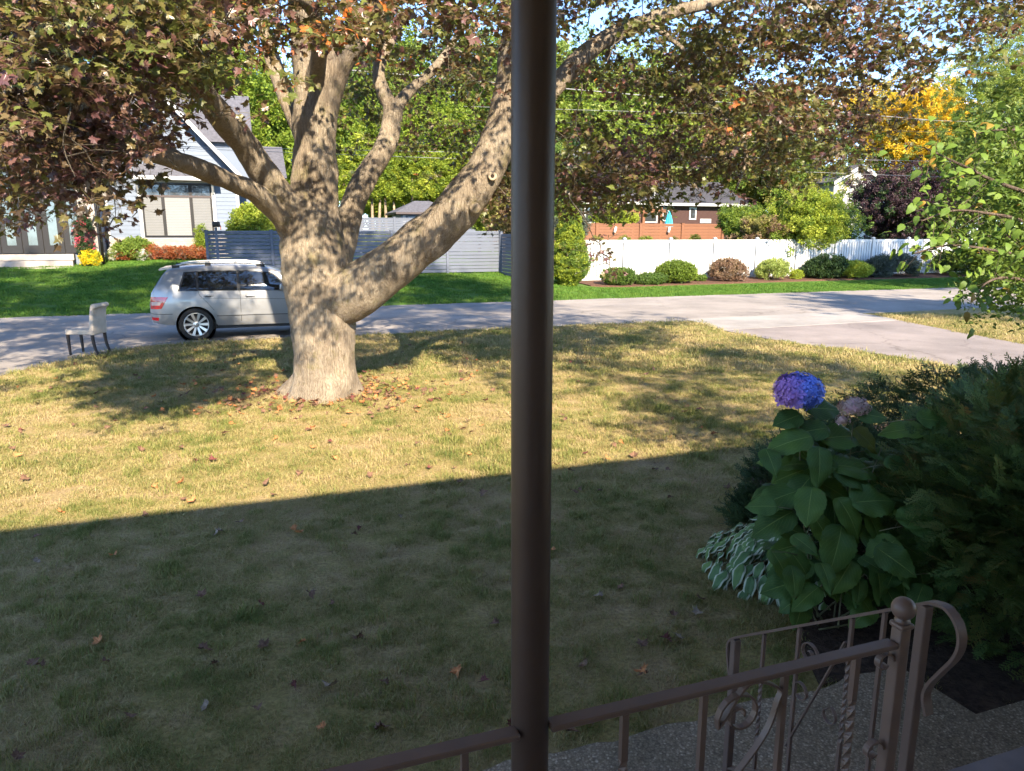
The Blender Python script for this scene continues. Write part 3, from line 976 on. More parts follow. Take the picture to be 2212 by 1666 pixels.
# ================================================================== PORCH POST AND RAILINGS
def mat_paint_metal(name, col):
    m, nt, bs = _new(name)
    p = wpos(nt)
    n = noise(nt, 7, 5, 0.65, p)
    n2 = noise(nt, 160, 3, 0.6, p)
    c = ramp(nt, [(0.3, tuple(x * .8 for x in col)), (0.65, col), (0.9, tuple(x * 1.25 for x in col))], n.outputs[0])
    sp = ramp(nt, [(0.72, (0, 0, 0)), (0.76, (1, 1, 1))], noise(nt, 26, 4, 0.7, p).outputs[0])
    nt.links.new(mixc(nt, c.outputs[0], (0.09, 0.05, 0.035), math_n(nt, 'MULTIPLY', sp.outputs[0], 0.6)), bs.inputs['Base Color'])
    bs.inputs['Roughness'].default_value = 0.42
    bs.inputs['Specular IOR Level'].default_value = 0.4
    bump(nt, bs, n2.outputs[0], 0.12, 0.002)
    return m
M_RAIL = mat_paint_metal('brown_rail_paint', (0.165, 0.105, 0.080))
M_POST = mat_paint_metal('brown_post_paint', (0.066, 0.040, 0.029))
post = thing('porch_post', 'round brown painted steel porch post standing in front of the view', 'post', RL(0.045, 0.02) + Vector((0, 0, 0.60)))
MB().lathe([(0.0375, 0.0), (0.0375, 2.45)], 40).build('column', M_POST, post)
MB().bev(-0.07, -0.07, 0.0, 0.07, 0.07, 0.010, 0.002, 1).build('base_plate', M_POST, post)
MB().bev(-0.07, -0.07, 2.44, 0.07, 0.07, 2.452, 0.002, 1).build('top_plate', M_POST, post)

def spiral(cx, cz, r0, r1, a0, turns, n=26):
    out = []
    for i in range(n + 1):
        k = i / n
        a = a0 + turns * 2 * math.pi * k
        rr = r0 + (r1 - r0) * k
        out.append((cx + rr * math.cos(a), cz + rr * math.sin(a)))
    return out
RT = 1.38                                           # top of the near rail
nr = thing('porch_railing', 'brown wrought iron porch railing with ball topped newel post', 'railing', RL(0, 0), GA)
def lx(px, py=None, z=RT):                          # s along the near railing for a picture column at height z
    best = None
    for i in range(-3000, 2200):
        s = i / 1000
        p = RL(s, 0)
        dep = p.y * math.cos(TH) + (H - z) * math.sin(TH)
        d = abs(1106 + F * p.x / dep - px)
        if best is None or d < best[0]: best = (d, s)
    return best[1]
NW = 0.985
def railbar(s0, s1):
    mb = MB()
    mb.bev(s0, -0.017, RT - 0.013, s1, 0.017, RT, 0.0022, 1)
    return mb.build('top_rail', M_RAIL, nr)
railbar(-3.1, 0.012)
railbar(0.078, NW - 0.02)
MB().bev(-3.1, -0.013, 0.70, 0.012, 0.013, 0.712, 0.003, 1).build('bottom_rail', M_RAIL, nr)
MB().bev(0.078, -0.013, 0.70, NW - 0.02, 0.013, 0.712, 0.003, 1).build('bottom_rail', M_RAIL, nr)
newel = MB().bev(NW - 0.0155, -0.0155, 0.60, NW + 0.0155, 0.0155, RT + 0.035, 0.004, 2).build('newel_post', M_RAIL, nr)
MB().bev(NW - 0.02, -0.02, RT + 0.033, NW + 0.02, 0.02, RT + 0.046, 0.005, 2).build('collar', M_RAIL, newel)
rb = 0.0275
prof = [(0.001, 0.0), (0.017, 0.001), (0.018, 0.006), (0.011, 0.010)] + [(max(rb * math.sin(a), 0.001), 0.010 + rb * 0.93 - rb * math.cos(a)) for a in np.linspace(0.42, math.pi, 16)]
MB().lathe(prof, 28, (NW, 0, RT + 0.046)).build('ball_finial', M_RAIL, newel)
def baluster(s, twisted=False, t0=0.0):
    mb = MB()
    if twisted:
        mb.tube([(s, 0, RT - 0.010), (s, 0, RT - 0.13)], 0.0105, 4, True)
        n = 40
        mb.tube([(s, 0, RT - 0.13 - 0.40 * i / n) for i in range(n + 1)], 0.0105, 4, True, twist=2 * math.pi * 3.0, smooth=False)
        mb.tube([(s, 0, RT - 0.53), (s, 0, 0.70)], 0.0105, 4, True)
    else:
        mb.tube([(s, 0, RT - 0.010), (s, 0, 0.70)], 0.0095, 4, True)
    return mb.build('baluster', M_RAIL, nr)
SB = [lx(1350), lx(1522), lx(1697), lx(1852)]
baluster(SB[0], True)
baluster(SB[1]); baluster(SB[2])
baluster(SB[3], True)
for k in range(1, 30):
    s = SB[0] - 0.172 * k
    if -0.03 < s < 0.1: continue
    if s > -3.0: baluster(s, k % 3 == 0)
def bar_path(parent, pts, w=0.014, h=0.004, t=0.0, name='scroll'):
    """flat iron bent in the railing's plane: pts are (s, z)"""
    mb = MB()
    mb.tube([(a, t, b) for a, b in pts], 1, flat=(w, h), up=(0, 1, 0) if False else None, smooth=False)
    return mb.build(name, M_RAIL, parent)
def ribbon(parent, pts, w=0.015, h=0.005, t=0.0, name='scroll', mat=None):
    n = len(pts)
    vs, fs = [], []
    for i in range(n):
        a, b = pts[max(i - 1, 0)], pts[min(i + 1, n - 1)]
        d = Vector((b[0] - a[0], b[1] - a[1])).normalized()
        nx, nz = -d.y * h / 2, d.x * h / 2
        for k, (e, y) in enumerate(((1, -1), (1, 1), (-1, 1), (-1, -1))):
            vs.append((pts[i][0] + nx * e, t + y * w / 2, pts[i][1] + nz * e))
    for i in range(n - 1):
        for k in range(4):
            fs.append((i * 4 + k, i * 4 + (k + 1) % 4, (i + 1) * 4 + (k + 1) % 4, (i + 1) * 4 + k))
    fs += [(0, 1, 2, 3), tuple((n - 1) * 4 + k for k in (3, 2, 1, 0))]
    return MB().add(vs, fs).build(name, mat or M_RAIL, parent)
# S scroll between the second and third balusters
c0 = (SB[1] + SB[2]) / 2 - 0.022
sc = spiral(c0 + 0.012, RT - 0.085, 0.006, 0.050, 2.6, 1.55)
e = sc[-1]
body = smooth_path([sc[-3], e, (SB[2] - 0.016, RT - 0.055), (SB[2] - 0.013, RT - 0.10), (SB[2] - 0.045, RT - 0.19), (SB[1] + 0.035, RT - 0.36), (SB[1] + 0.012, RT - 0.47)], 6)
lo = spiral(c0 + 0.01, RT - 0.55, 0.050, 0.006, 2.9, -1.5)
pts = sc[:-2] + [tuple(p) for p in body] + lo[3:]
pts = spiral(c0 + 0.012, RT - 0.092, 0.007, 0.060, -0.4, 1.62)
a_end = pts[-1]
tail = smooth_path([pts[-2], a_end, (c0 + 0.03, RT - 0.020), (SB[2] - 0.014, RT - 0.05), (SB[2] - 0.016, RT - 0.085), (SB[2] - 0.05, RT - 0.17), (SB[1] + 0.03, RT - 0.33), (SB[1] + 0.014, RT - 0.45), (SB[1] + 0.03, RT - 0.53)], 6)
ribbon(nr, pts[:-1] + [tuple(p) for p in tail[6:]])
ribbon(nr, spiral(c0 + 0.005, RT - 0.58, 0.045, 0.006, 2.5, 1.5))
# small C scroll against the newel
for zc, rr in ((RT - 0.05, 0.026), (RT - 0.29, 0.030), (RT - 0.42, 0.034)):
    p1 = spiral(NW - 0.019 - rr, zc, rr, 0.012, 0.0, 0.9, 18)
    ribbon(nr, p1, 0.016, 0.004)

# ---------------------------------------------------------------- stair handrail on the far side of the newel
S2 = 1.344
hr = thing('stair_railing', 'short brown iron stair railing with curled ends beside the steps', 'railing', RL(0, 0), GA)
def P2(px, py):                                    # (t, z) in the plane s = S2 of the handrail
    x, y, w = ray(px, py)
    y0 = 1.262
    k = (S2 + y0 * gd.y) / (x * gd.x + y * gd.y)
    return (x * gn.x + y * gn.y) * k - y0 * gn.y, H + w * k
A1, A2 = P2(2000, 1304), P2(1590, 1378)
def inpl(parent, pts, w=0.03, h=0.009, name='hand_rail', s=S2):
    """flat bar in the plane of the handrail: pts are (t, z), width runs across"""
    n = len(pts)
    vs, fs = [], []
    for i in range(n):
        a, b = pts[max(i - 1, 0)], pts[min(i + 1, n - 1)]
        d = Vector((b[0] - a[0], b[1] - a[1])).normalized()
        for e, y in ((1, -1), (1, 1), (-1, 1), (-1, -1)):
            vs.append((s + y * w / 2, pts[i][0] - d.y * h / 2 * e, pts[i][1] + d.x * h / 2 * e))
    for i in range(n - 1):
        for k in range(4):
            fs.append((i * 4 + k, i * 4 + (k + 1) % 4, (i + 1) * 4 + (k + 1) % 4, (i + 1) * 4 + k))
    fs += [(0, 1, 2, 3), tuple((n - 1) * 4 + k for k in (3, 2, 1, 0))]
    return MB().add(vs, fs).build(name, M_RAIL, parent)
up = (Vector(A1) - Vector(A2)).normalized()
endpts = [P2(*q) for q in ((2012, 1301), (2045, 1312), (2070, 1345), (2078, 1385), (2066, 1420), (2035, 1452), (2010, 1478), (2000, 1505), (2006, 1545))]
lowpts = [P2(*q) for q in ((1600, 1375), (1582, 1382), (1576, 1400), (1578, 1440), (1581, 1462))]
full = [tuple(p) for p in smooth_path([lowpts[4], lowpts[3], lowpts[2], lowpts[1], lowpts[0]], 5)] + [tuple(p) for p in smooth_path(endpts, 5)]
inpl(hr, full)
for k, (tt, zt) in enumerate((A1, A2)):
    zb = 0.40 if k == 0 else 0.03
    MB().bev(S2 - 0.0155, tt - 0.0155, zb, S2 + 0.0155, tt + 0.0155, zt - 0.004, 0.003, 1).build('post', M_RAIL, hr)
def on_rail(px):
    lo, hi = A2, A1
    best = min(((abs(q), k) for k in np.linspace(0, 1, 400) for q in [proj_px(lo, hi, k) - px]), key=lambda v: v[0])[1]
    return lo[0] + (hi[0] - lo[0]) * best, lo[1] + (hi[1] - lo[1]) * best
def proj_px(lo, hi, k):
    t, z = lo[0] + (hi[0] - lo[0]) * k, lo[1] + (hi[1] - lo[1]) * k
    p = RL(S2, t)
    return 1106 + F * p.x / (p.y * math.cos(TH) + (H - z) * math.sin(TH))
for k, px in enumerate((1652, 1728, 1842, 1912)):
    tt, zt = on_rail(px)
    mb = MB()
    zb = zt - 0.62
    if k % 2 == 0:
        mb.tube([(S2, tt, zt - 0.005), (S2, tt, zt - 0.16)], 0.0085, 4, True)
        mb.tube([(S2, tt, zt - 0.16 - 0.3 * i / 36) for i in range(37)], 0.0085, 4, True, twist=2 * math.pi * 2.5, smooth=False)
        mb.tube([(S2, tt, zt - 0.46), (S2, tt, zb)], 0.0085, 4, True)
    else:
        mb.tube([(S2, tt, zt - 0.005), (S2, tt, zb)], 0.0085, 4, True)
    mb.build('baluster', M_RAIL, hr)
inpl(hr, [(A2[0], A2[1] - 0.605), (A1[0], A1[1] - 0.605)], 0.022, 0.009, 'bottom_rail')
ta, za = on_rail(1728)
tb, zb = on_rail(1842)
sp1 = [(ta - 0.055 + x, za - 0.075 + z) for x, z in spiral(0, 0, 0.008, 0.052, 1.2, 1.5)]
inpl(hr, sp1, 0.012, 0.004, 'scroll')
sp2 = [(ta - 0.03 + x, za - 0.24 + z) for x, z in spiral(0, 0, 0.034, 0.028, -0.6, 0.95)]
inpl(hr, sp2, 0.012, 0.004, 'scroll')
inpl(hr, [tuple(p) for p in smooth_path([(tb + 0.02, zb - 0.10), (tb + 0.10, zb - 0.30), (ta + 0.02, za - 0.50)], 6)], 0.012, 0.005, 'brace')
sp3 = [(tb + 0.06 + x, zb - 0.40 + z) for x, z in spiral(0, 0, 0.036, 0.020, 1.8, 0.9)]
inpl(hr, sp3, 0.012, 0.004, 'scroll')
# ================================================================== PARKED CAR
M_SILVER = mat_simple('silver_paint', (0.29, 0.29, 0.295), 0.34, 0.03, 2, 0, 60, 0.5, 0.55, coat=0.7)
M_BLACKP = mat_simple('black_trim', (0.018, 0.018, 0.02), 0.45, 0.1, 5, 0.05)
M_TYRE = mat_simple('tyre_rubber', (0.022, 0.021, 0.020), 0.85, 0.25, 9, 0.3, 80)
M_ALLOY = mat_simple('alloy', (0.62, 0.60, 0.57), 0.32, 0.06, 6, 0, 60, 0.5, 0.8)
M_DARKMET = mat_simple('wheel_dark', (0.03, 0.03, 0.032), 0.5, 0.1, 6, 0)
def mat_glass(name, col, rough=0.03):
    m, nt, bs = _new(name)
    bs.inputs['Base Color'].default_value = (*col, 1)
    bs.inputs['Roughness'].default_value = rough
    bs.inputs['Specular IOR Level'].default_value = 0.9
    bs.inputs['Coat Weight'].default_value = 0.6
    bs.inputs['Coat Roughness'].default_value = 0.02
    n = noise(nt, 1.4, 2, 0.5, wpos(nt))
    bump(nt, bs, n.outputs[0], 0.02, 0.05)
    return m
M_CGLASS = mat_glass('car_glass', (0.008, 0.010, 0.011))
def mat_lamp(name, col):
    m, nt, bs = _new(name)
    bs.inputs['Base Color'].default_value = (*col, 1)
    bs.inputs['Roughness'].default_value = 0.12
    bs.inputs['Coat Weight'].default_value = 0.8
    w = nt.nodes.new('ShaderNodeTexWave')
    w.inputs['Scale'].default_value = 9
    nt.links.new(coords(nt), w.inputs['Vector'])
    bump(nt, bs, w.outputs[0], 0.15, 0.01)
    return m
M_RED = mat_lamp('lamp_red', (0.55, 0.015, 0.02))
M_CLEAR = mat_lamp('lamp_clear', (0.55, 0.42, 0.40))

def lerp_tab(tab, x):
    if x <= tab[0][0]: return tab[0][1]
    for (a, b), (c, d) in zip(tab, tab[1:]):
        if x <= c: return b + (d - b) * (x - a) / (c - a)
    return tab[-1][1]
C_TOP = [(0, .84), (.03, .96), (.06, 1.08), (.11, 1.16), (.36, 1.53), (.46, 1.59), (.8, 1.632), (1.4, 1.655), (2.0, 1.645), (2.45, 1.60), (2.7, 1.545), (3.1, 1.33), (3.5, 1.11), (3.9, 1.06), (4.3, .97), (4.45, .86), (4.53, .66)]
C_BOT = [(0, .50), (.05, .43), (.3, .37), (.9, .34), (4.0, .30), (4.4, .32), (4.5, .42), (4.53, .5)]
C_W = [(0, .70), (.05, .80), (.14, .865), (.3, .90), (.5, .918), (1.2, .92), (3.6, .92), (4.1, .885), (4.35, .80), (4.47, .68), (4.53, .55)]
C_Y = [(.28, .94), (.42, .975), (.55, .995), (.75, 1.0), (.90, .995), (1.0, .982), (1.10, .965), (1.16, .95), (1.5, .815), (1.57, .765), (1.62, .70), (1.7, .6)]
def c_top(x): return lerp_tab(C_TOP, x)
def c_y(x, z): return lerp_tab(C_W, x) * lerp_tab(C_Y, z)
WX = (0.92, 3.675)
WR, AR = 0.357, 0.415
def c_bot(x):
    b = lerp_tab(C_BOT, x)
    for c in WX:
        d = abs(x - c)
        if d < AR: b = max(b, 0.345 + math.sqrt(AR * AR - d * d))
    return b
car = thing('parked_car', 'silver estate style off-roader parked along the street behind the maple', 'car', G(-2.12, 18.42, 0.013), GA)
xs = sorted(set([0, .015, .03, .06, .1, .15, .22, .3, .38, .46] + list(np.arange(.5, 4.3, 0.075)) + [4.3, 4.38, 4.45, 4.5, 4.53] + [c + e * AR for c in WX for e in (-1, -.985, -.94, -.85, -.7, .7, .85, .94, .985, 1)]))
zr = [0, .42, .5, .58, .66, .75, .84, .92, 1.0, 1.07, 1.11, 1.16, 1.24, 1.32, 1.4, 1.48, 1.54, 1.6]
vs, fs = [], []
NR = len(zr) + 3
for x in xs:
    tp, bt = c_top(x), c_bot(x)
    half = []
    for i, z in enumerate(zr):
        zz = bt if i == 0 else min(max(z, bt), max(tp - 0.045, bt + 0.01))
        half.append((c_y(x, zz), zz))
    ye = half[-1][0]
    half += [(ye * 0.93, tp - 0.016), (ye * 0.6, tp - 0.004), (0.0, tp)]
    for y, z in half: vs.append((x, -y, z))
    for y, z in reversed(half[:-1]): vs.append((x, y, z))
    half_n = len(half)
NV = 2 * half_n - 1
for i in range(len(xs) - 1):
    for k in range(NV - 1):
        fs.append((i * NV + k, i * NV + k + 1, (i + 1) * NV + k + 1, (i + 1) * NV + k))
fs.append(tuple(range(NV)))
fs.append(tuple((len(xs) - 1) * NV + k for k in range(NV)))
body = MB().add(vs, fs, True).build('body', M_SILVER, car)
bm = bmesh.new(); bm.from_mesh(body.data); bmesh.ops.remove_doubles(bm, verts=bm.verts[:], dist=0.0008); bmesh.ops.recalc_face_normals(bm, faces=bm.faces[:]); bm.to_mesh(body.data); bm.free()
def side_patch(name, mat, lower, upper, off, parent, nx=18, nz=6, side=-1):
    """piece that follows the body side; lower and upper are (x, z) tables read left to right by fraction"""
    vs, fs = [], []
    for i in range(nx + 1):
        k = i / nx
        xl, zl = lerp_tab([(a, b) for a, b, c in lower], k), lerp_tab([(a, c) for a, b, c in lower], k)
        xu, zu = lerp_tab([(a, b) for a, b, c in upper], k), lerp_tab([(a, c) for a, b, c in upper], k)
        for j in range(nz + 1):
            m = j / nz
            x, z = xl + (xu - xl) * m, zl + (zu - zl) * m
            vs.append((x, side * (c_y(x, z) + off), z))
    for i in range(nx):
        for j in range(nz):
            fs.append((i * (nz + 1) + j, (i + 1) * (nz + 1) + j, (i + 1) * (nz + 1) + j + 1, i * (nz + 1) + j + 1))
    return MB().add(vs, fs, True).build(name, mat, parent)
def frac(pts):
    n = len(pts) - 1
    return [(i / n, a, b) for i, (a, b) in enumerate(pts)]
for sd in (-1, 1):
    side_patch('window_trim', M_BLACKP, frac([(.60, 1.095), (1.4, 1.09), (2.2, 1.075), (3.08, 1.06)]), frac([(.74, 1.505), (1.4, 1.535), (2.1, 1.525), (2.60, 1.47)]), 0.003, car, 24, 8, sd)
    for lo, hi in (([(.64, 1.11), (.98, 1.108)], [(.775, 1.485), (.99, 1.50)]), ([(1.02, 1.108), (1.82, 1.097)], [(1.03, 1.505), (1.83, 1.512)]), ([(1.88, 1.096), (2.4, 1.088), (2.98, 1.077)], [(1.88, 1.512), (2.25, 1.49), (2.58, 1.44)])):
        side_patch('window', M_CGLASS, frac(lo), frac(hi), 0.006, car, 12, 6, sd)
    # tail lamp
    tl = side_patch('tail_light', M_RED, frac([(.02, .72), (.16, .72), (.25, .73)]), frac([(.045, .985), (.2, .985), (.40, .975)]), 0.010, car, 10, 6, sd)
    side_patch('lens', M_CLEAR, frac([(.05, .80), (.14, .80), (.22, .80)]), frac([(.055, .875), (.15, .875), (.27, .875)]), 0.014, tl, 6, 3, sd)
    side_patch('reflector', M_RED, frac([(.03, .485), (.10, .47), (.17, .465)]), frac([(.03, .545), (.10, .54), (.18, .535)]), 0.008, car, 6, 3, sd)
    # door seams and mouldings
    side_patch('door_seam', M_BLACKP, frac([(1.86, .40), (1.866, .75), (1.87, 1.09)]), frac([(1.868, .40), (1.874, .75), (1.878, 1.09)]), 0.0025, car, 10, 1, sd)
    side_patch('door_seam', M_BLACKP, frac([(1.31, .66), (1.16, .86), (1.03, 1.00), (1.01, 1.09)]), frac([(1.318, .66), (1.168, .86), (1.037, 1.00), (1.017, 1.09)]), 0.0025, car, 16, 1, sd)
    side_patch('door_seam', M_BLACKP, frac([(3.02, .40), (3.05, .75), (3.05, 1.05)]), frac([(3.028, .40), (3.058, .75), (3.058, 1.05)]), 0.0025, car, 10, 1, sd)
    side_patch('body_crease', M_BLACKP, frac([(1.05, .935), (2.0, .905), (3.1, .86)]), frac([(1.05, .941), (2.0, .912), (3.1, .867)]), 0.0025, car, 20, 1, sd)
    side_patch('side_moulding', M_SILVER, frac([(1.36, .545), (2.2, .545), (3.15, .54)]), frac([(1.36, .60), (2.2, .60), (3.15, .595)]), 0.014, car, 20, 3, sd)
    side_patch('moulding_gap', M_BLACKP, frac([(1.36, .530), (2.2, .53), (3.15, .525)]), frac([(1.36, .543), (2.2, .543), (3.15, .538)]), 0.005, car, 20, 1, sd)
    side_patch('sill', M_SILVER, frac([(1.36, .325), (2.2, .32), (3.2, .315)]), frac([(1.36, .385), (2.2, .385), (3.2, .38)]), 0.018, car, 20, 2, sd)
    side_patch('bumper_line', M_BLACKP, frac([(.02, .615), (.2, .60), (.46, .60)]), frac([(.02, .625), (.2, .612), (.46, .612)]), 0.003, car, 10, 1, sd)
    side_patch('fuel_flap', M_SILVER, frac([(.62, .83), (.84, .83)]), frac([(.61, .965), (.85, .965)]), 0.004, car, 4, 4, sd)
    for xh in (1.12, 1.98):
        z = .99 if xh < 1.5 else .965
        y = c_y(xh, z)
        h = MB().bev(xh, sd * (y + 0.012) - 0.012, z - 0.017, xh + 0.20, sd * (y + 0.012) + 0.012, z + 0.017, 0.01, 3).build('door_handle', M_SILVER, car)
        MB().bev(xh + 0.02, sd * (y + 0.003) - 0.004, z - 0.035, xh + 0.15, sd * (y + 0.003) + 0.004, z - 0.017, 0.003, 1).build('recess', M_BLACKP, h)
    # mirror
    ym = c_y(2.9, 1.1)
    MB().bev(2.72, sd * (ym + 0.12) - 0.10, 1.08, 2.87, sd * (ym + 0.12) + 0.10, 1.235, 0.035, 3).build('wing_mirror', M_SILVER, car)
    # roof rail
    yr = 0.60
    rr = MB().tube([(x, sd * yr, z) for x, z in ((.52, 1.60), (.60, 1.645), (.78, 1.685), (1.4, 1.71), (2.0, 1.70), (2.35, 1.66), (2.46, 1.60))], 0.017, 8).build('roof_rail', M_ALLOY, car)
    for xa, xb in ((.50, .66), (1.18, 1.30), (2.26, 2.44)):
        MB().bev(xa, sd * yr - 0.022, c_top(xa) - 0.035, xb, sd * yr + 0.022, c_top((xa + xb) / 2) + 0.045, 0.008, 1).build('rail_foot', M_BLACKP, rr)
# rear window, windscreen, spoiler, tail
def top_patch(name, mat, x0, x1, f0, f1, off):
    vs, fs = [], []
    n = 8
    for i in range(n + 1):
        x = x0 + (x1 - x0) * i / n
        f = f0 + (f1 - f0) * i / n
        z = c_top(x)
        y = c_y(x, z - 0.045) * f
        for j in range(7):
            q = -1 + 2 * j / 6
            vs.append((x - off * (1 if x < 1 else -1) * 0.8, y * q, z + off - 0.004 * (abs(q) > .9)))
    for i in range(n):
        for j in range(6):
            fs.append((i * 7 + j, i * 7 + j + 1, (i + 1) * 7 + j + 1, (i + 1) * 7 + j))
    return MB().add(vs, fs, True).build(name, mat, car)
top_patch('rear_window', M_CGLASS, .125, .335, .93, .90, 0.006)
top_patch('windscreen', M_CGLASS, 2.80, 3.46, .90, .93, 0.007)
MB().prism([(.24, 1.535), (.235, 1.565), (.28, 1.592), (.5, 1.612), (.62, 1.615), (.5, 1.57)], 'y', -.62, .62).build('roof_spoiler', M_SILVER, car)
for sd in (-1, 1):
    MB().box(.135, sd * .70 - .04, 1.13, .14, sd * .70 + .04, 1.15)
MB().bev(-0.012, -.26, .70, .002, .26, .82, 0.004, 1).build('number_plate', M_CLEAR, car)
MB().box(.55, -.78, .24, 4.3, .78, .42).build('underbody', M_BLACKP, car)
for c in WX:
    for sd in (-1, 1):
        MB().lathe([(AR - 0.002, sd * .88), (AR - 0.002, sd * .55), (0.01, sd * .55)], 32, (c, 0, .345), 'y').build('wheel_well', M_BLACKP, car)
# wheels
tp = []
for a, b in ((.262, .09), (.275, .108), (.33, .116), (.350, .10), (.357, .07), (.357, -.07), (.350, -.10), (.33, -.116), (.275, -.108), (.262, -.09), (.262, .09)):
    tp.append((a, b))
me_tyre = MB().lathe(tp, 40, (0, 0, 0), 'y').mesh('tyre', M_TYRE)
rm = MB()
rm.lathe([(.262, -.095), (.256, -.104), (.245, -.098), (.240, -.06), (.240, .08)], 40, (0, 0, 0), 'y')
for k in range(10):
    a = 2 * math.pi * k / 10
    ca, sa = math.cos(a), math.sin(a)
    def pt(r, w, y): return (ca * r - sa * w, y, sa * r + ca * w)
    q = [pt(.055, -.017, -.072), pt(.055, .017, -.072), pt(.246, .031, -.092), pt(.246, -.031, -.092), pt(.055, -.017, -.04), pt(.055, .017, -.04), pt(.246, .031, -.06), pt(.246, -.031, -.06)]
    rm.add(q, [(0, 1, 2, 3), (4, 7, 6, 5), (0, 3, 7, 4), (1, 5, 6, 2), (3, 2, 6, 7), (0, 4, 5, 1)])
me_rim = rm.mesh('rim', M_ALLOY)
hm = MB().lathe([(.075, -.05), (.072, -.078), (.05, -.084), (.0005, -.086)], 20, (0, 0, 0), 'y')
me_hub = hm.mesh('hub_cap', M_ALLOY)
sm = MB()
for k in range(3):
    a = math.pi / 2 + 2 * math.pi * k / 3
    sm.add([(math.cos(a) * .034, -.0885, math.sin(a) * .034), (math.cos(a + 1.05) * .006, -.0885, math.sin(a + 1.05) * .006), (math.cos(a - 1.05) * .006, -.0885, math.sin(a - 1.05) * .006)], [(0, 1, 2)])
sm.lathe([(.036, -.0875), (.040, -.0895), (.044, -.0875)], 20, (0, 0, 0), 'y')
me_star = sm.mesh('emblem', M_DARKMET)
me_disc = MB().lathe([(.235, .02), (.235, -.01), (.0005, -.015)], 28, (0, 0, 0), 'y').mesh('wheel', M_DARKMET)
for c in WX:
    for sd in (-1, 1):
        w = link('wheel', me_disc, car, (c, sd * .79, .357), (0, 0, 0 if sd < 0 else math.pi))
        for nm, me in (('tyre', me_tyre), ('rim', me_rim), ('hub_cap', me_hub), ('emblem', me_star)):
            link(nm, me, w)

# ================================================================== UPHOLSTERED CHAIR BY THE KERB
M_FABRIC = mat_simple('cream_linen', (0.47, 0.40, 0.33), 0.92, 0.1, 5, 0.3, 220, 0.2, dist=0.002)
M_LEG = mat_simple('espresso_wood', (0.018, 0.012, 0.010), 0.45, 0.2, 9, 0.1)
ch = thing('dining_chair', 'cream upholstered chair with dark legs left at the edge of the street', 'chair', (-8.38, 14.30, 0.018), R(179))
# local x forward (seat front), y across
MB().bev(-0.26, -0.245, 0.40, 0.27, 0.245, 0.505, 0.035, 4).build('seat', M_FABRIC, ch)
prof = [(p[0], p[1]) for p in smooth_path([(-0.19, 0.39), (-0.215, 0.62), (-0.25, 0.84), (-0.275, 0.945), (-0.30, 0.985), (-0.345, 1.0), (-0.385, 0.975), (-0.385, 0.93), (-0.345, 0.905), (-0.325, 0.86), (-0.305, 0.70), (-0.285, 0.39)], 5)]
bk = MB().prism(prof, 'y', -0.24, 0.24)
b = bk.build('backrest', M_FABRIC, ch)
bv = b.modifiers.new('bevel', 'BEVEL'); bv.width = 0.022; bv.segments = 3; bv.limit_method = 'ANGLE'; bv.angle_limit = R(50)
for p in b.data.polygons: p.use_smooth = True
for sx, sy in ((1, 1), (1, -1), (-1, 1), (-1, -1)):
    if sx > 0:
        path = [(0.235, sy * 0.21, 0.41), (0.232, sy * 0.21, 0.2), (0.225, sy * 0.21, 0.0)]
    else:
        path = [(-0.245, sy * 0.21, 0.41), (-0.255, sy * 0.21, 0.24), (-0.285, sy * 0.21, 0.10), (-0.33, sy * 0.21, 0.0)]
    pp = smooth_path(path, 4)
    n = len(pp)
    MB().tube(pp, [0.034 - 0.012 * i / (n - 1) for i in range(n)], 4, True).build('leg', M_LEG, ch)
# ================================================================== HOUSES AND FENCES ACROSS THE STREET
M_SIDING = mat_simple('pale_blue_siding', (0.12, 0.147, 0.195), 0.6, 0.06, 2, 0.1, 30)
M_TRIM = mat_simple('white_trim', (0.42, 0.415, 0.40), 0.55, 0.05, 3, 0.05)
M_BRONZE = mat_simple('dark_bronze_frame', (0.009, 0.007, 0.0065), 0.45, 0.15, 5, 0.05)
M_MULLION = mat_simple('brown_mullion', (0.055, 0.04, 0.038), 0.5, 0.1, 5, 0.05)
M_STONE = mat_simple('white_ledge_stone', (0.30, 0.26, 0.225), 0.85, 0.18, 4, 0.4, 40)
M_ROOFG = mat_simple('grey_shingle', (0.085, 0.083, 0.095), 0.9, 0.3, 7, 0.6, 60)
M_ROOFD = mat_simple('dark_shingle', (0.045, 0.043, 0.05), 0.9, 0.3, 7, 0.6, 60)
M_BLIND2 = mat_simple('side_blind', (0.15, 0.15, 0.148), 0.7, 0.03, 2, 0)
M_BLIND = mat_simple('window_blind', (0.20, 0.20, 0.197), 0.7, 0.03, 2, 0)
M_WGLASS = mat_glass('window_glass', (0.035, 0.038, 0.040), 0.05)
def mat_frosted(name, col):
    m, nt, bs = _new(name)
    n = noise(nt, 1.6, 4, 0.6, wpos(nt))
    c = ramp(nt, [(0.3, tuple(x * .7 for x in col)), (0.7, tuple(min(1, x * 1.3) for x in col))], n.outputs[0])
    nt.links.new(c.outputs[0], bs.inputs['Base Color'])
    bs.inputs['Roughness'].default_value = 0.08
    bs.inputs['Specular IOR Level'].default_value = 0.8
    return m
M_FROST = mat_frosted('reflecting_pane', (0.075, 0.10, 0.11))

TH_ = 37.5
lh = thing('blue_house', 'pale blue sided house with steep gable and big black framed window', 'house', (0, 0, 0), GA)
ZB = 1.16
sL, _ = at(236, 545, TH_); sR, _ = at(523, 520, TH_)
wl, wzt = at(303, 396, TH_); wr, wzb = at(463, 511, TH_)
_, zeave = at(517, 384, TH_)
_, zbase_top = at(380, 517, TH_)
rx0, rz0 = at(393, 253, TH_); rx1, rz1 = at(519, 383, TH_)
slope = (rz0 - rz1) / (rx1 - rx0)
apex_s = (sL + sR) / 2
apex_z = rz1 + slope * (rx1 - apex_s)
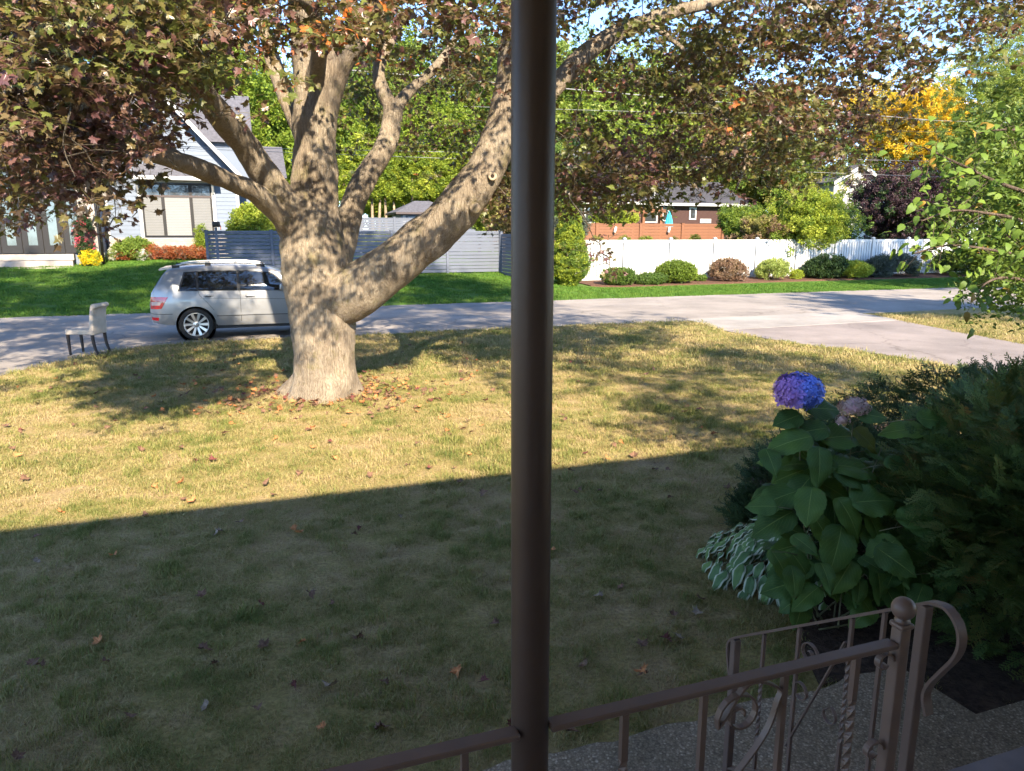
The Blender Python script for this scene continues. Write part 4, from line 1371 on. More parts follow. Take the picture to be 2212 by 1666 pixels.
# core wall (gable end)
core = MB().prism([(sL, ZB - .3), (sR, ZB - .3), (sR, rz1 + slope * (rx1 - sR) - .06), (apex_s, apex_z - .06), (sL, rz1 + slope * (rx1 - sR) - .06)], 'y', TH_ + 0.06, TH_ + 9).build('wall', M_SIDING, lh)
# clapboards
pitch = 0.185
def board(s0, s1, z):
    if s1 - s0 < 0.05: return
    MB().prism([(TH_ + 0.058, z), (TH_ + 0.022, z), (TH_ + 0.040, z + pitch + 0.015), (TH_ + 0.058, z + pitch + 0.015)], 'x', s0, s1).build('clapboard', M_SIDING, core)
z = zbase_top + 0.05
cut0, cut1 = wl - 0.20, wr + 0.20
while z < apex_z - 0.3:
    lim = apex_z - 0.1 - (z + pitch)
    hw = min((sR - sL) / 2 - 0.13, lim / slope)
    a, b_ = apex_s - hw, apex_s + hw
    if z + pitch < wzt + 0.34 and z > wzb - 0.12:
        board(a, cut0, z); board(cut1, b_, z)
    else:
        board(a, b_, z)
    z += pitch
for s0 in (sL, sR - 0.13):
    MB().box(s0, TH_ + 0.01, zbase_top, s0 + 0.13, TH_ + 0.057, rz1 + slope * (rx1 - sR) - .1).build('corner_board', M_TRIM, lh)
# stone base and cap
MB().box(sL - .02, TH_ - 0.04, zbase_top - 0.02, sR + .02, TH_ + 0.058, zbase_top + 0.06).build('stone_cap', M_STONE, lh)
sb = MB().box(sL, TH_ + 0.01, ZB - .4, sR, TH_ + 0.057, zbase_top - 0.02).build('stone_base', M_STONE, lh)
r = random.Random(3)
z = ZB - 0.05
while z < zbase_top - 0.08:
    s = sL
    hgt = 0.095
    while s < sR - 0.1:
        w = min(r.uniform(0.25, 0.6), sR - s)
        d = r.uniform(0.0, 0.025)
        MB().box(s + .006, TH_ - 0.015 - d, z + .005, s + w - .006, TH_ + 0.012, min(z + hgt, zbase_top - 0.025)).build('stone', M_STONE, sb)
        s += w
    z += hgt + 0.004
# window
wn_ = MB().box(wl - 0.02, TH_ + 0.03, wzb - 0.02, wr + 0.02, TH_ + 0.055, wzt + 0.02).build('window', M_BRONZE, lh)
for s0, s1 in ((wl - 0.17, wl - 0.03), (wr + 0.03, wr + 0.17)):
    MB().box(s0, TH_ - 0.03, wzb - 0.09, s1, TH_ + 0.05, wzt + 0.32).build('casing', M_TRIM, wn_)
MB().box(wl - 0.17, TH_ - 0.032, wzt + 0.06, wr + 0.17, TH_ + 0.05, wzt + 0.32).build('header', M_TRIM, wn_)
zt2 = wzb + (wzt - wzb) * 0.76
k1, k2 = wl + (wr - wl) * 0.295, wl + (wr - wl) * 0.70
for a, b_, c, d in ((wl, wl + .055, wzb, wzt), (wr - .055, wr, wzb, wzt), (k1 - .07, k1 + .07, wzb, wzt), (k2 - .07, k2 + .07, wzb, wzt)):
    MB().box(a, TH_ - 0.02, c, b_, TH_ + 0.04, d).build('frame', M_BRONZE, wn_)
for c, d, m_ in ((wzb, wzb + .05, M_BRONZE), (wzt - .05, wzt, M_BRONZE), (zt2 - .03, zt2 + .06, M_MULLION)):
    MB().box(wl + .001, TH_ - 0.024, c, wr - .001, TH_ + 0.04, d).build('rail', m_, wn_)
for a, b_ in ((wl + .055, k1 - .07), (k1 + .07, k2 - .07), (k2 + .07, wr - .055)):
    MB().box(a, TH_ + 0.0, zt2 + .06, b_, TH_ + 0.028, wzt - .05).build('pane', M_WGLASS, wn_)
    bl = MB()
    zz = wzb + .05
    while zz < zt2 - .04:
        bl.box(a, TH_ + 0.004, zz, b_, TH_ + 0.026, min(zz + 0.066, zt2 - .03))
        zz += 0.072
    o = bl.build('blind', M_BLIND if a > k1 and b_ < k2 else M_BLIND2, wn_)
    o['kind'] = 'stuff'
# awning roof over the window
a0, az0 = at(281, 384, TH_ - 0.8); a1, az1 = at(471, 384, TH_ - 0.8)
MB().prism([(TH_ - 0.75, az0 + 0.02), (TH_ - 0.75, az0 + 0.10), (TH_ + 0.05, az0 + 0.68), (TH_ + 0.05, az0 + 0.02)], 'x', a0 + .1, a1 + .05).build('awning_roof', M_ROOFG, lh)
MB().box(a0 + .08, TH_ - 0.78, az0 - 0.05, a1 + .07, TH_ - 0.752, az0 + 0.11).build('awning_fascia', M_TRIM, lh)
for s0 in (wl - 0.15, wr + 0.06):
    MB().prism([(TH_ - 0.02, az0 + 0.0), (TH_ - 0.60, az0 + 0.0), (TH_ - 0.60, az0 - 0.10), (TH_ - 0.10, az0 - 0.62), (TH_ - 0.02, az0 - 0.62)], 'x', s0, s0 + 0.08).build('bracket', M_TRIM, lh)
# gable roof slopes with barge boards
ov = 0.45
for sg in (-1, 1):
    e_s = apex_s + sg * ((sR - sL) / 2 + 0.35)
    e_z = apex_z - slope * ((sR - sL) / 2 + 0.35)
    P4 = [(apex_s, apex_z), (e_s, e_z), (e_s, e_z + 0.12), (apex_s, apex_z + 0.17)]
    MB().prism(P4, 'y', TH_ - ov, TH_ + 9).build('roof', M_ROOFG, lh)
    P4 = [(apex_s, apex_z - .10), (e_s, e_z - .10), (e_s, e_z + 0.13), (apex_s, apex_z + 0.18)]
    MB().prism(P4, 'y', TH_ - ov - 0.045, TH_ - ov - 0.002).build('barge_board', M_TRIM, lh)
# main block behind, steep roof, lower rear roof
mr, mz = at(537, 205, TH_ + 6)
_, me_z = at(537, 318, TH_ + 6)
MB().prism([(TH_ + 3.2, me_z - 0.1), (TH_ + 6.5, mz), (TH_ + 10, me_z - 0.1)], 'x', sL - 9, mr).build('main_roof', M_ROOFG, lh)
MB().box(sL - 8.5, TH_ + 3.5, ZB - .4, mr - .2, TH_ + 9.7, me_z - 0.1).build('wall', M_SIDING, lh)
ls, lz = at(609, 318, TH_ + 8); _, lz2 = at(609, 386, TH_ + 5)
MB().prism([(TH_ + 4.6, lz2), (TH_ + 8, lz), (TH_ + 11, lz2)], 'x', mr - 1, ls).build('rear_roof', M_ROOFG, lh)
MB().box(mr - .3, TH_ + 5.0, ZB - .4, ls - .3, TH_ + 10.6, lz2).build('wall', M_SIDING, lh)
# left wing with the row of dark framed doors
TW = 35.6
w1, wz1 = at(214, 545, TW); w0 = w1 - 12
_, zwb = at(100, 546, TW); _, zwt = at(100, 335, TW)
MB().box(w0, TW + .05, ZB - .5, w1, TW + 6, zwt + .5).build('wing_wall', M_SIDING, lh)
MB().prism([(TW - .5, zwt + .45), (TW - .5, zwt + .6), (TW + 4, zwt + 3.4), (TW + 8, zwt + .45)], 'x', w0 - .3, w1 + .35).build('wing_roof', M_ROOFG, lh)
g1, _ = at(182, 500, TW)
bay, _ = at(92, 500, TW)
bw = (g1 - bay) / 2 * 1.0
dr_ = MB().box(g1 - 6 * bw, TW + .01, zwb - .05, g1, TW + .045, zwt).build('glazed_doors', M_BRONZE, lh)
for k in range(6):
    s1_ = g1 - k * bw
    s0_ = s1_ - bw
    MB().box(s0_ + 0.21, TW - 0.01, zwb + 0.30, s1_ - 0.21, TW + 0.008, zwt - .25).build('pane', M_FROST, dr_)
    MB().box(s1_ - 0.21, TW - 0.05, zwb - 0.02, s1_ - 0.02, TW + 0.009, zwt).build('stile', M_BRONZE, dr_)
    MB().box(s0_ + 0.02, TW - 0.05, zwb - 0.02, s0_ + 0.21, TW + 0.009, zwt).build('stile', M_BRONZE, dr_)
    MB().box(s0_ + 0.21, TW - 0.045, zwb - 0.02, s1_ - 0.21, TW + 0.009, zwb + .30).build('bottom_rail', M_BRONZE, dr_)
for i, (za, zb_, d_) in enumerate(((0.0, .26, 0.30), (-.26, 0.0, 0.62), (-.52, -.26, .94))):
    MB().box(w0, TW - d_, zwb - .56 + i * 0 + za + .26, w1 - 0.9, TW + 0.03 - i * .31, zwb - .56 + zb_ + .24).build('terrace_step', M_STONE, lh)
MB().box(g1 + .02, TW - .04, zwb - .6, g1 + .5, TW + .045, zwt + .3).build('side_panel', M_SIDING, lh)
pl = MB().box(w1 - .55, TW - .30, ZB - .5, w1 + 0.05, TW + .3, zwt + .45).build('stone_pillar', M_STONE, lh)
MB().tube([(w1 + 0.14, TW - 0.05, ZB - .3), (w1 + 0.14, TW - 0.05, zwt + .4)], 0.055, 8).build('downpipe', M_BRONZE, lh)

# ---------------------------------------------------------------- grey slat fence
M_GREYF = mat_simple('grey_fence_vinyl', (0.095, 0.107, 0.138), 0.6, 0.07, 2, 0.12, 60, stretch=(1, 1, 6))
def slat_fence(name, label, a, b, height, npan, pit, gap, mat, posts=True, cap=True, zfun=None, postw=0.11):
    d = (b - a); L = d.length; u = d.normalized()
    rz = math.atan2(u.y, u.x)
    f = thing(name, label, 'fence', a, rz)
    pw = L / npan
    me_cache = {}
    zs = [(gz((a + u * (k * pw)).x, (a + u * (k * pw)).y) if zfun is None else zfun) for k in range(npan + 1)]
    for k in range(npan + 1):
        MB().bev(k * pw - postw / 2, -postw / 2, zs[k] - 0.1, k * pw + postw / 2, postw / 2, zs[k] + height + .02, 0.008, 1).build('post', mat, f)
        MB().prism([(-postw * .62, -postw * .62), (postw * .62, -postw * .62), (postw * .62, postw * .62), (-postw * .62, postw * .62)], 'z', 0, 0.035).build('post_cap', mat, f, (k * pw, 0, zs[k] + height + .0201))
    for k in range(npan):
        zm = (zs[k] + zs[k + 1]) / 2
        z = zm + 0.06
        w = pw - postw - 0.004
        if 'm' not in me_cache:
            me_cache['m'] = MB().bev(0, -0.014, 0, w, 0.014, pit - gap, 0.004, 1).mesh('slat', mat)
        while z < zm + height - pit * 0.6:
            link('slat', me_cache['m'], f, (k * pw + postw / 2 + 0.002, 0, z))
            z += pit
        MB().box(k * pw + postw / 2 + .002, -0.03, zm + height - 0.055, (k + 1) * pw - postw / 2 - .002, 0.03, zm + height).build('top_rail', mat, f)
    return f
TF = 31.2
sc_, _ = at(1080, 550, TF); sl_, _ = at(449, 550, TF)
slat_fence('slat_fence', 'blue grey horizontal slat fence behind the maple trunk', G(sl_, TF), G(sc_, TF), 1.80, 5, 0.148, 0.016, M_GREYF)
slat_fence('slat_fence', 'short grey slat fence running toward the street behind the porch post', G(sc_ + 0.02, TF - 0.12), G(sc_ + 0.02, TF - 5.1), 1.80, 2, 0.148, 0.016, M_GREYF)
slat_fence('slat_fence', 'far pale grey slat fence beside the little hip roofed shed', G(at(700, 480, 44)[0], 44), G(at(1064, 480, 44)[0], 44), at(900, 471, 44)[1] - 1.25, 5, 0.148, 0.012, M_GREYF, zfun=1.25)
# mail box and planter at the fence end
mbx = thing('mailbox', 'dark mailbox on the left end of the grey fence', 'mailbox', G(at(466, 490, TF - .3)[0], TF - .3, 0), GA)
z0 = gz(G(-1.5, TF).x, G(-1.5, TF).y)
MB().bev(-.05, -.05, z0, .05, .05, z0 + 1.95, 0.01, 1).build('post', M_GREYF, mbx)
MB().bev(-.12, -.2, z0 + 1.955, .16, .2, z0 + 2.16, 0.05, 3).build('box', M_BRONZE, mbx)
MB().box(.162, -.15, z0 + 1.85, .19, .05, z0 + 2.02).build('flag', mat_simple('orange_flag', (0.7, 0.16, 0.05), 0.5), mbx)

# ---------------------------------------------------------------- white vinyl fence
M_WHITE = mat_simple('white_vinyl', (0.52, 0.515, 0.50), 0.5, 0.03, 3, 0.04)
T_W = 30.35
ws0, _ = at(1268, 560, T_W)
wf = thing('privacy_fence', 'white vinyl privacy fence of upright boards along the far verge', 'fence', G(ws0, T_W), GA)
PW = 2.42
NP = 10
HW = 1.84
plank = MB().bev(0, -0.022, 0, 0.130, 0.022, HW - 0.20, 0.004, 1).mesh('plank', M_WHITE)
capm = MB().prism([(-.075, -.075), (.075, -.075), (.075, .075), (-.075, .075)], 'z', 0, .03)
capm.add([(-.07, -.07, .03), (.07, -.07, .03), (.07, .07, .03), (-.07, .07, .03), (0, 0, .085)], [(0, 1, 4), (1, 2, 4), (2, 3, 4), (3, 0, 4)])
capm = capm.mesh('post_cap', M_WHITE)
postm = MB().bev(-.064, -.064, -.1, .064, .064, HW + .05, 0.008, 1).mesh('post', M_WHITE)
railm = MB().bev(.066, -.024, 0, PW - .066, .024, .13, 0.008, 1).mesh('rail', M_WHITE)
first = (1348 - 1268) / 108 * 1.0
off = at(1348, 560, T_W)[0] - ws0 - PW
for k in range(NP + 1):
    s = off + k * PW
    p = G(ws0 + s, T_W)
    z = gz(p.x, p.y) + 0.03
    link('post', postm, wf, (s, 0, z)); link('post_cap', capm, wf, (s, 0, z + HW + .0501))
    if k < NP:
        link('rail', railm, wf, (s, 0, z + HW - .125)); link('rail', railm, wf, (s, 0, z + .05))
        for j in range(14):
            link('plank', plank, wf, (s + .072 + j * 0.1628, 0, z + .10))

# ---------------------------------------------------------------- cedar fence, shed, brick house, pergola, umbrella, white house
M_CEDAR = mat_simple('cedar_stain', (0.165, 0.068, 0.032), 0.65, 0.14, 3, 0.2, 60, stretch=(1, 1, 8))
T_C = 38.0
za = at(1400, 521, T_C)[1] - 0.55; zb_ = at(1400, 484, T_C)[1]
slat_fence('cedar_fence', 'orange brown stained board fence above the white fence', G(at(1190, 500, T_C)[0], T_C), G(at(1560, 500, T_C)[0], T_C), zb_ - za, 4, 0.165, 0.010, M_CEDAR, zfun=za, postw=0.16)
M_LAMP = mat_simple('lamp_white', (0.75, 0.72, 0.68), 0.4, 0.05)
for px in (1326, 1442):
    s, z = at(px, 497, T_C)
    lt = thing('fence_light', 'small white light on the %s cedar fence post' % ('left' if px < 1400 else 'right'), 'light', G(s, T_C - .13, z), GA, 'lights on the cedar fence')
    MB().tube([(0.06, 0, .16), (-.04, -.04, -.14)], [0.06, 0.075], 8).build('lamp_head', M_LAMP, lt)
    MB().box(.03, 0.0, .12, .09, .05, .2).build('bracket', M_BRONZE, lt)
# shed
T_S = 46.0
s0, _ = at(866, 480, T_S); s1 = s0 + 3.4
zr_, zt_, ze_ = at(905, 432, T_S)[1], at(905, 459, T_S)[1], at(905, 464, T_S)[1]
sh = thing('garden_shed', 'small pale blue shed with grey hipped roof behind the fence', 'shed', (0, 0, 0), GA)
MB().box(s0, T_S, .9, s1, T_S + 3.0, ze_).build('wall', M_SIDING, sh)
MB().add([(s0 - .35, T_S - .35, ze_ + .14), (s1 + .35, T_S - .35, ze_ + .14), (s1 + .35, T_S + 3.35, ze_ + .14), (s0 - .35, T_S + 3.35, ze_ + .14), (s0 + 1.2, T_S + 1.5, zr_), (s1 - 1.2, T_S + 1.5, zr_)], [(0, 1, 5, 4), (1, 2, 5), (2, 3, 4, 5), (3, 0, 4), (0, 3, 2, 1)]).build('roof', M_ROOFG, sh)
MB().box(s0 - .36, T_S - .37, ze_ + .02, s1 + .36, T_S + 3.36, ze_ + .138).build('eaves', M_MULLION, sh)
dr2 = MB().box(s0 + .42, T_S - .03, 1.0, s1 - .3, T_S - .002, ze_ - .12).build('door', M_TRIM, sh)
for k in range(5):
    MB().box(s0 + .5, T_S - .05, 1.3 + k * .4, s1 - .38, T_S - .031, 1.3 + k * .4 + .38).build('door_panel', M_SIDING, dr2)
MB().box(s0 + .12, T_S - .04, .9, s0 + .30, T_S - .003, ze_ - .02).build('corner_board', M_TRIM, sh)
# brick house behind the cedar fence
M_BRICK = mat_simple('red_brick', (0.048, 0.022, 0.018), 0.85, 0.25, 10, 0.4, 40)
T_B = 52.0
bh = thing('brick_house', 'red brick house with dark roof half hidden behind the cedar fence', 'house', (0, 0, 0), GA)
b0, _ = at(1415, 460, T_B); b1, _ = at(1600, 460, T_B)
bz, _z = at(1480, 444, T_B)[1], 0
br_ = at(1470, 392, T_B + 4)[1]
MB().box(b0, T_B, 1, b1, T_B + 8, bz).build('wall', M_BRICK, bh)
MB().prism([(T_B - .5, bz - .02), (T_B - .5, bz + .14), (T_B + 4, br_), (T_B + 8.5, bz + .14), (T_B + 8.5, bz - .02)], 'x', b0 - .5, b1 + .5).build('roof', M_ROOFD, bh)
MB().box(b0 - .5, T_B - .54, bz - .05, b1 + .5, T_B - .503, bz + .15).build('gutter', M_TRIM, bh)
for px0, px1, y0, y1 in ((1489, 1503, 448, 475), (1430, 1443, 449, 478), (1512, 1535, 473, 482)):
    sA, zA = at(px0, y0, T_B); sB, zB_ = at(px1, y1, T_B)
    w_ = MB().box(sA, T_B - .05, zB_, sB, T_B - .002, zA).build('window', M_TRIM, bh)
    MB().box(sA + .12, T_B - .07, zB_ + .12, sB - .12, T_B - .052, zA - .12).build('pane', M_WGLASS, w_)
# dark two storey house left of it
T_D = 50.0
dh = thing('grey_house', 'dark two storey house glimpsed through the maple leaves', 'house', (0, 0, 0), GA)
d0, _ = at(1150, 460, T_D); d1, _ = at(1402, 460, T_D)
dz = at(1300, 440, T_D)[1]
MB().box(d0, T_D, 1, d1, T_D + 9, dz).build('wall', M_BRICK, dh)
MB().box(d0 - .4, T_D - .5, dz - .05, d1 + .4, T_D - .003, dz + .15).build('porch_eave', M_TRIM, dh)
dz2 = at(1300, 405, T_D + 2)[1]; dz3 = at(1300, 385, T_D + 2)[1]
MB().prism([(T_D - .45, dz + .16), (T_D + 2.2, dz2), (T_D + 2.2, dz + .16)], 'x', d0 - .4, d1 + .4).build('lower_roof', M_ROOFG, dh)
M_DBLUE = mat_simple('slate_siding', (0.16, 0.18, 0.22), 0.7, 0.1, 3, 0.1)
up_ = MB().box(d0 + .3, T_D + 2.21, dz, d1 - 1.0, T_D + 9, dz3 + .4).build('upper_wall', M_DBLUE, dh)
MB().prism([(T_D + 1.8, dz3 + .4), (T_D + 5.5, dz3 + 2.4), (T_D + 9.4, dz3 + .4)], 'x', d0 - .1, d1 - .6).build('upper_roof', M_ROOFD, dh)
for px in (1235, 1290, 1345, 1395):
    sA, zA = at(px, 408, T_D + 2.1)
    w_ = MB().box(sA, T_D + 2.15, zA - .9, sA + .9, T_D + 2.208, zA + .4).build('window', M_TRIM, dh)
    MB().box(sA + .1, T_D + 2.12, zA - .8, sA + .8, T_D + 2.148, zA + .3).build('pane', M_WGLASS, w_)
for px in (1262, 1390):
    sA, zA = at(px, 452, T_D)
    w_ = MB().box(sA, T_D - .05, zA - 1.0, sA + 1.2, T_D - .004, zA + .2).build('window', M_TRIM, dh)
    MB().box(sA + .12, T_D - .07, zA - .9, sA + 1.08, T_D - .052, zA + .1).build('pane', M_WGLASS, w_)
# pergola
T_P = 45.0
pg = thing('pergola', 'cedar pergola standing behind the orange fence', 'pergola', (0, 0, 0), GA)
p0, pz = at(1366, 459, T_P); p1, _ = at(1432, 459, T_P)
for a in (p0, p1 - .2):
    for q in (0, 2.4):
        MB().box(a, T_P + q, 1.0, a + .2, T_P + q + .2, pz).build('post', M_CEDAR, pg)
MB().box(p0 - .2, T_P - .06, pz + .002, p1 + .2, T_P + .16, pz + .22).build('beam', M_CEDAR, pg)
MB().box(p0 - .2, T_P + 2.36, pz + .002, p1 + .2, T_P + 2.6, pz + .22).build('beam', M_CEDAR, pg)
for k in range(6):
    s = p0 + (p1 - p0) * (k + .3) / 6
    MB().box(s, T_P - .3, pz + .222, s + .06, T_P + 2.9, pz + .34).build('rafter', M_CEDAR, pg)
# closed umbrella
M_TEAL = mat_simple('turquoise_canvas', (0.03, 0.50, 0.66), 0.7, 0.12, 4, 0.2)
us, uz = at(1446, 456, 42.0)
uz0 = at(1446, 486, 42.0)[1]
um = thing('patio_umbrella', 'closed turquoise patio umbrella behind the cedar fence', 'umbrella', G(us, 42.0), GA)
mb = MB()
n = 20
rings = [(0.03, uz), (0.07, uz - .12), (0.16, uz - .5), (0.22, uz0 + .05), (0.24, uz0 - .15), (0.20, uz0 - .25)]
vs = [(rr * (1 + .22 * (k % 2)) * math.cos(2 * math.pi * k / n), rr * (1 + .22 * (k % 2)) * math.sin(2 * math.pi * k / n), zz) for rr, zz in rings for k in range(n)]
fs = [(i * n + k, i * n + (k + 1) % n, (i + 1) * n + (k + 1) % n, (i + 1) * n + k) for i in range(len(rings) - 1) for k in range(n)]
mb.add(vs, fs).build('canopy', M_TEAL, um)
MB().tube([(0, 0, 1.0), (0, 0, uz + .1)], 0.025, 8).build('pole', M_BRONZE, um)
# white gabled house to the right
T_G = 56.0
wh = thing('white_house', 'white sided gable house rising behind the purple tree', 'house', (0, 0, 0), GA)
g0, _ = at(1802, 400, T_G); g1_, _ = at(1895, 400, T_G); ga, gaz = at(1855, 360, T_G)
gez = at(1802, 391, T_G)[1]
hwid = ga - g0
core2 = MB().prism([(g0, 1), (ga + hwid, 1), (ga + hwid, gez), (ga, gaz - .1), (g0, gez)], 'y', T_G, T_G + 9).build('wall', M_TRIM, wh)
for k in range(20):
    z = gez - 3.2 + k * .2
    hw = hwid - .05 if z + .2 < gez else (gaz - .25 - z - .2) / ((gaz - gez) / hwid)
    if hw < .1: break
    MB().prism([(T_G - .003, z), (T_G - .04, z), (T_G - .02, z + .21), (T_G - .003, z + .21)], 'x', ga - hw, ga + hw).build('clapboard', M_TRIM, core2)
for sg in (-1, 1):
    sl2 = (gaz - gez) / hwid
    e = ga + sg * (hwid + .5); ez = gaz - sl2 * (hwid + .5)
    MB().prism([(ga, gaz), (e, ez), (e, ez + .15), (ga, gaz + .18)], 'y', T_G - .5, T_G + 9.5).build('roof', M_ROOFG, wh)
    MB().prism([(ga, gaz - .14), (e, ez - .14), (e, ez + .17), (ga, gaz + .2)], 'y', T_G - .56, T_G - .502).build('barge_board', M_TRIM, wh)
cs, cz = at(1848, 357, T_G + 3)
MB().box(cs, T_G + 3, cz - .8, cs + .5, T_G + 3.5, cz + .25).build('chimney', M_BRICK, wh)
# ================================================================== SHRUBS, TREES, FLOWERS
def leaf_cluster(name, mat, n, rad, size, seed, aspect=0.55, flat=0.9, pointed=True):
    r = random.Random(seed)
    mb = MB()
    for i in range(n):
        d = Vector((r.gauss(0, 1), r.gauss(0, 1), r.gauss(0, .8))).normalized() * rad * r.random() ** 0.5
        L = size * r.uniform(.65, 1.25)
        w = L * aspect / 2
        e = Euler((r.gauss(0, flat), r.gauss(0, flat), r.uniform(0, 6.28)))
        M = Matrix.Translation(d) @ e.to_matrix().to_4x4()
        vs = [(0, -L / 2, 0), (w, -L * .08, .05 * L), (0, L / 2, -.08 * L), (-w, -L * .08, .05 * L)]
        mb.add([M @ Vector(v) for v in vs], [(0, 1, 2), (0, 2, 3)])
    me = bpy.data.meshes.new(name)
    me.from_pydata(mb.v, [], mb.f)
    me.materials.append(mat)
    return source(name, me)
def green(name, a, b, c, trans=0.35, patch=0.8, tint=(1.15, 1.1, 0.35)):
    return mat_leaf(name, [(0.0, a), (0.5, b), (1.0, c)], trans, 0.5, 0.3, tint, patch)
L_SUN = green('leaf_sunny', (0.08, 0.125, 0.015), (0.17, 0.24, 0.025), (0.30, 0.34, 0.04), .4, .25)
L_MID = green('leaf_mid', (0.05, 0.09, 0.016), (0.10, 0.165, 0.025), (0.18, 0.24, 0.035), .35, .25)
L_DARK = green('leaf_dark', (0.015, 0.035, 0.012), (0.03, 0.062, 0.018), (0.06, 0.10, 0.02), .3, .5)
L_LIME = green('leaf_lime', (0.15, 0.20, 0.02), (0.27, 0.33, 0.03), (0.40, 0.42, 0.06), .4, .6)
L_PALE = green('leaf_pale', (0.13, 0.18, 0.04), (0.24, 0.30, 0.07), (0.38, 0.42, 0.12), .4, .6)
L_YEL = green('leaf_yellow', (0.42, 0.27, 0.01), (0.60, 0.40, 0.015), (0.70, 0.52, 0.05), .4, .5, (1.1, 1, .4))
L_PURP = green('leaf_purple', (0.022, 0.012, 0.018), (0.05, 0.024, 0.032), (0.085, 0.05, 0.045), .25, .7, (1.1, .8, .8))
L_ORAN = green('leaf_orange', (0.19, 0.045, 0.02), (0.30, 0.085, 0.03), (0.36, 0.16, 0.05), .3, 2, (1.1, .9, .5))
L_RUST = green('leaf_rust', (0.11, 0.06, 0.04), (0.20, 0.12, 0.08), (0.26, 0.19, 0.10), .3, 2)
L_OLIVE = green('leaf_olive', (0.13, 0.125, 0.03), (0.21, 0.20, 0.05), (0.30, 0.27, 0.08), .35, .6)
L_BLUEG = green('leaf_bluegreen', (0.04, 0.055, 0.04), (0.08, 0.095, 0.075), (0.12, 0.13, 0.10), .3, 2)
L_FLYEL = green('petal_yellow', (0.55, 0.40, 0.01), (0.70, 0.50, 0.01), (0.75, 0.60, 0.03), .3, 3, (1.1, 1, .4))
L_FLWHT = green('petal_white', (0.45, 0.45, 0.38), (0.6, 0.58, 0.5), (0.7, 0.68, 0.62), .3, 3, (1, 1, .9))
L_FLPNK = green('petal_pink', (0.5, 0.06, 0.10), (0.6, 0.10, 0.14), (0.6, 0.2, 0.2), .3, 3, (1, .8, .8))
SRC = {}
for k, m in dict(sun=L_SUN, mid=L_MID, dark=L_DARK, lime=L_LIME, pale=L_PALE, yel=L_YEL, purp=L_PURP, oran=L_ORAN, rust=L_RUST, olive=L_OLIVE, blueg=L_BLUEG, flyel=L_FLYEL, flwht=L_FLWHT, flpnk=L_FLPNK).items():
    SRC[k] = [leaf_cluster('cluster_' + k, m, 46, 0.18, 0.092, 50 + j) for j in range(3)]
M_STEM = mat_bark('shrub_stem', (0.04, 0.03, 0.02), (0.09, 0.065, 0.045), (0.16, 0.12, 0.085))
M_TRUNK = mat_bark('tree_bark', (0.05, 0.04, 0.032), (0.12, 0.095, 0.075), (0.20, 0.165, 0.13))
M_PALETR = mat_bark('pale_bark', (0.16, 0.12, 0.08), (0.28, 0.22, 0.15), (0.38, 0.30, 0.22))

def shell_points(n, c, rad, r, fill=0.35, lump=0.18, bottom=-1.0, lobes=9):
    """points through an uneven rounded volume"""
    L = [Vector((r.gauss(0, 1), r.gauss(0, 1), r.gauss(0, .8))).normalized() for i in range(lobes)]
    A = [r.uniform(-lump, lump) for i in range(lobes)]
    out = []
    while len(out) < n:
        d = Vector((r.gauss(0, 1), r.gauss(0, 1), r.gauss(0, 1))).normalized()
        if d.z < bottom: continue
        k = 1 + sum(a * max(0, d.dot(l)) ** 3 for a, l in zip(A, L))
        q = k * (1 - fill * r.random() ** 2.0)
        out.append((Vector((c[0] + d.x * rad[0] * q, c[1] + d.y * rad[1] * q, c[2] + d.z * rad[2] * q)), d))
    return out
def shrub(name, label, s, t, w, h, src, n, scl, cat='shrub', depth=None, group=None, bottom=-0.75, lump=0.34, stems=5, mix=None, z=None):
    r = random.Random(hash((round(s, 2), round(t, 2))) % 9999)
    p = G(s, t)
    zz = (gz(p.x, p.y) + .03) if z is None else z
    th = thing(name, label, cat, (p.x, p.y, zz), GA, group)
    pts = shell_points(int(n * 1.9), (0, 0, h * .52), (w / 2 * .93, (depth or w * .8) / 2, h * .5), r, .45, lump, bottom)
    src_l = list(SRC[src])
    idx = [r.randrange(3) for _ in pts]
    if mix:
        src_l += SRC[mix[0]]
        idx = [(i + 3 if r.random() < mix[1] else i) for i in idx]
    scatter('foliage', [q for q, d in pts], [(r.gauss(0, .5), r.gauss(0, .5), r.uniform(0, 6.28)) for _ in pts], [scl * r.uniform(.75, 1.25) for _ in pts], src_l, th, idx)
    for k in range(stems):
        a = r.uniform(0, 6.28)
        e = (math.cos(a) * w * .3, math.sin(a) * w * .25, h * .7)
        MB().tube([(0, 0, -.05), (e[0] * .4, e[1] * .4, h * .35), e], [.018 * scl, .012 * scl, .005 * scl], 5).build('stem', M_STEM, th)
    return th
def px_s(px, T): return at(px, 600, T)[0]
# along the white fence, left to right
FB = 29.3
def wpx(w, px, T=FB):
    return at(px + w / 2, 600, T)[0] - at(px - w / 2, 600, T)[0]
def hpx(h, px, T=FB):
    return at(px, 600 - h, T)[1] - at(px, 600, T)[1]
shrub('boxwood', 'rounded dark green shrub left in the row before the white fence', px_s(1336, FB - .8), FB - .8, wpx(66, 1336), hpx(40, 1336), 'mid', 260, .75)
shrub('low_shrub', 'low spreading green shrub between the two round shrubs at the white fence', px_s(1404, FB - .7), FB - .7, wpx(60, 1404), hpx(20, 1404), 'mid', 150, .7)
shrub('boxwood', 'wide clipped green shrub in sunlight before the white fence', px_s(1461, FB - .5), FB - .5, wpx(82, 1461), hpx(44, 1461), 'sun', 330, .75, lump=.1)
shrub('barberry', 'brown russet shrub against the white fence', px_s(1566, FB - .1), FB - .1, wpx(72, 1566), hpx(48, 1566), 'rust', 190, .7, stems=9)
shrub('low_shrub', 'tiny green mound left of the russet shrub', px_s(1510, FB), FB, wpx(28, 1510), hpx(14, 1510), 'mid', 50, .55)
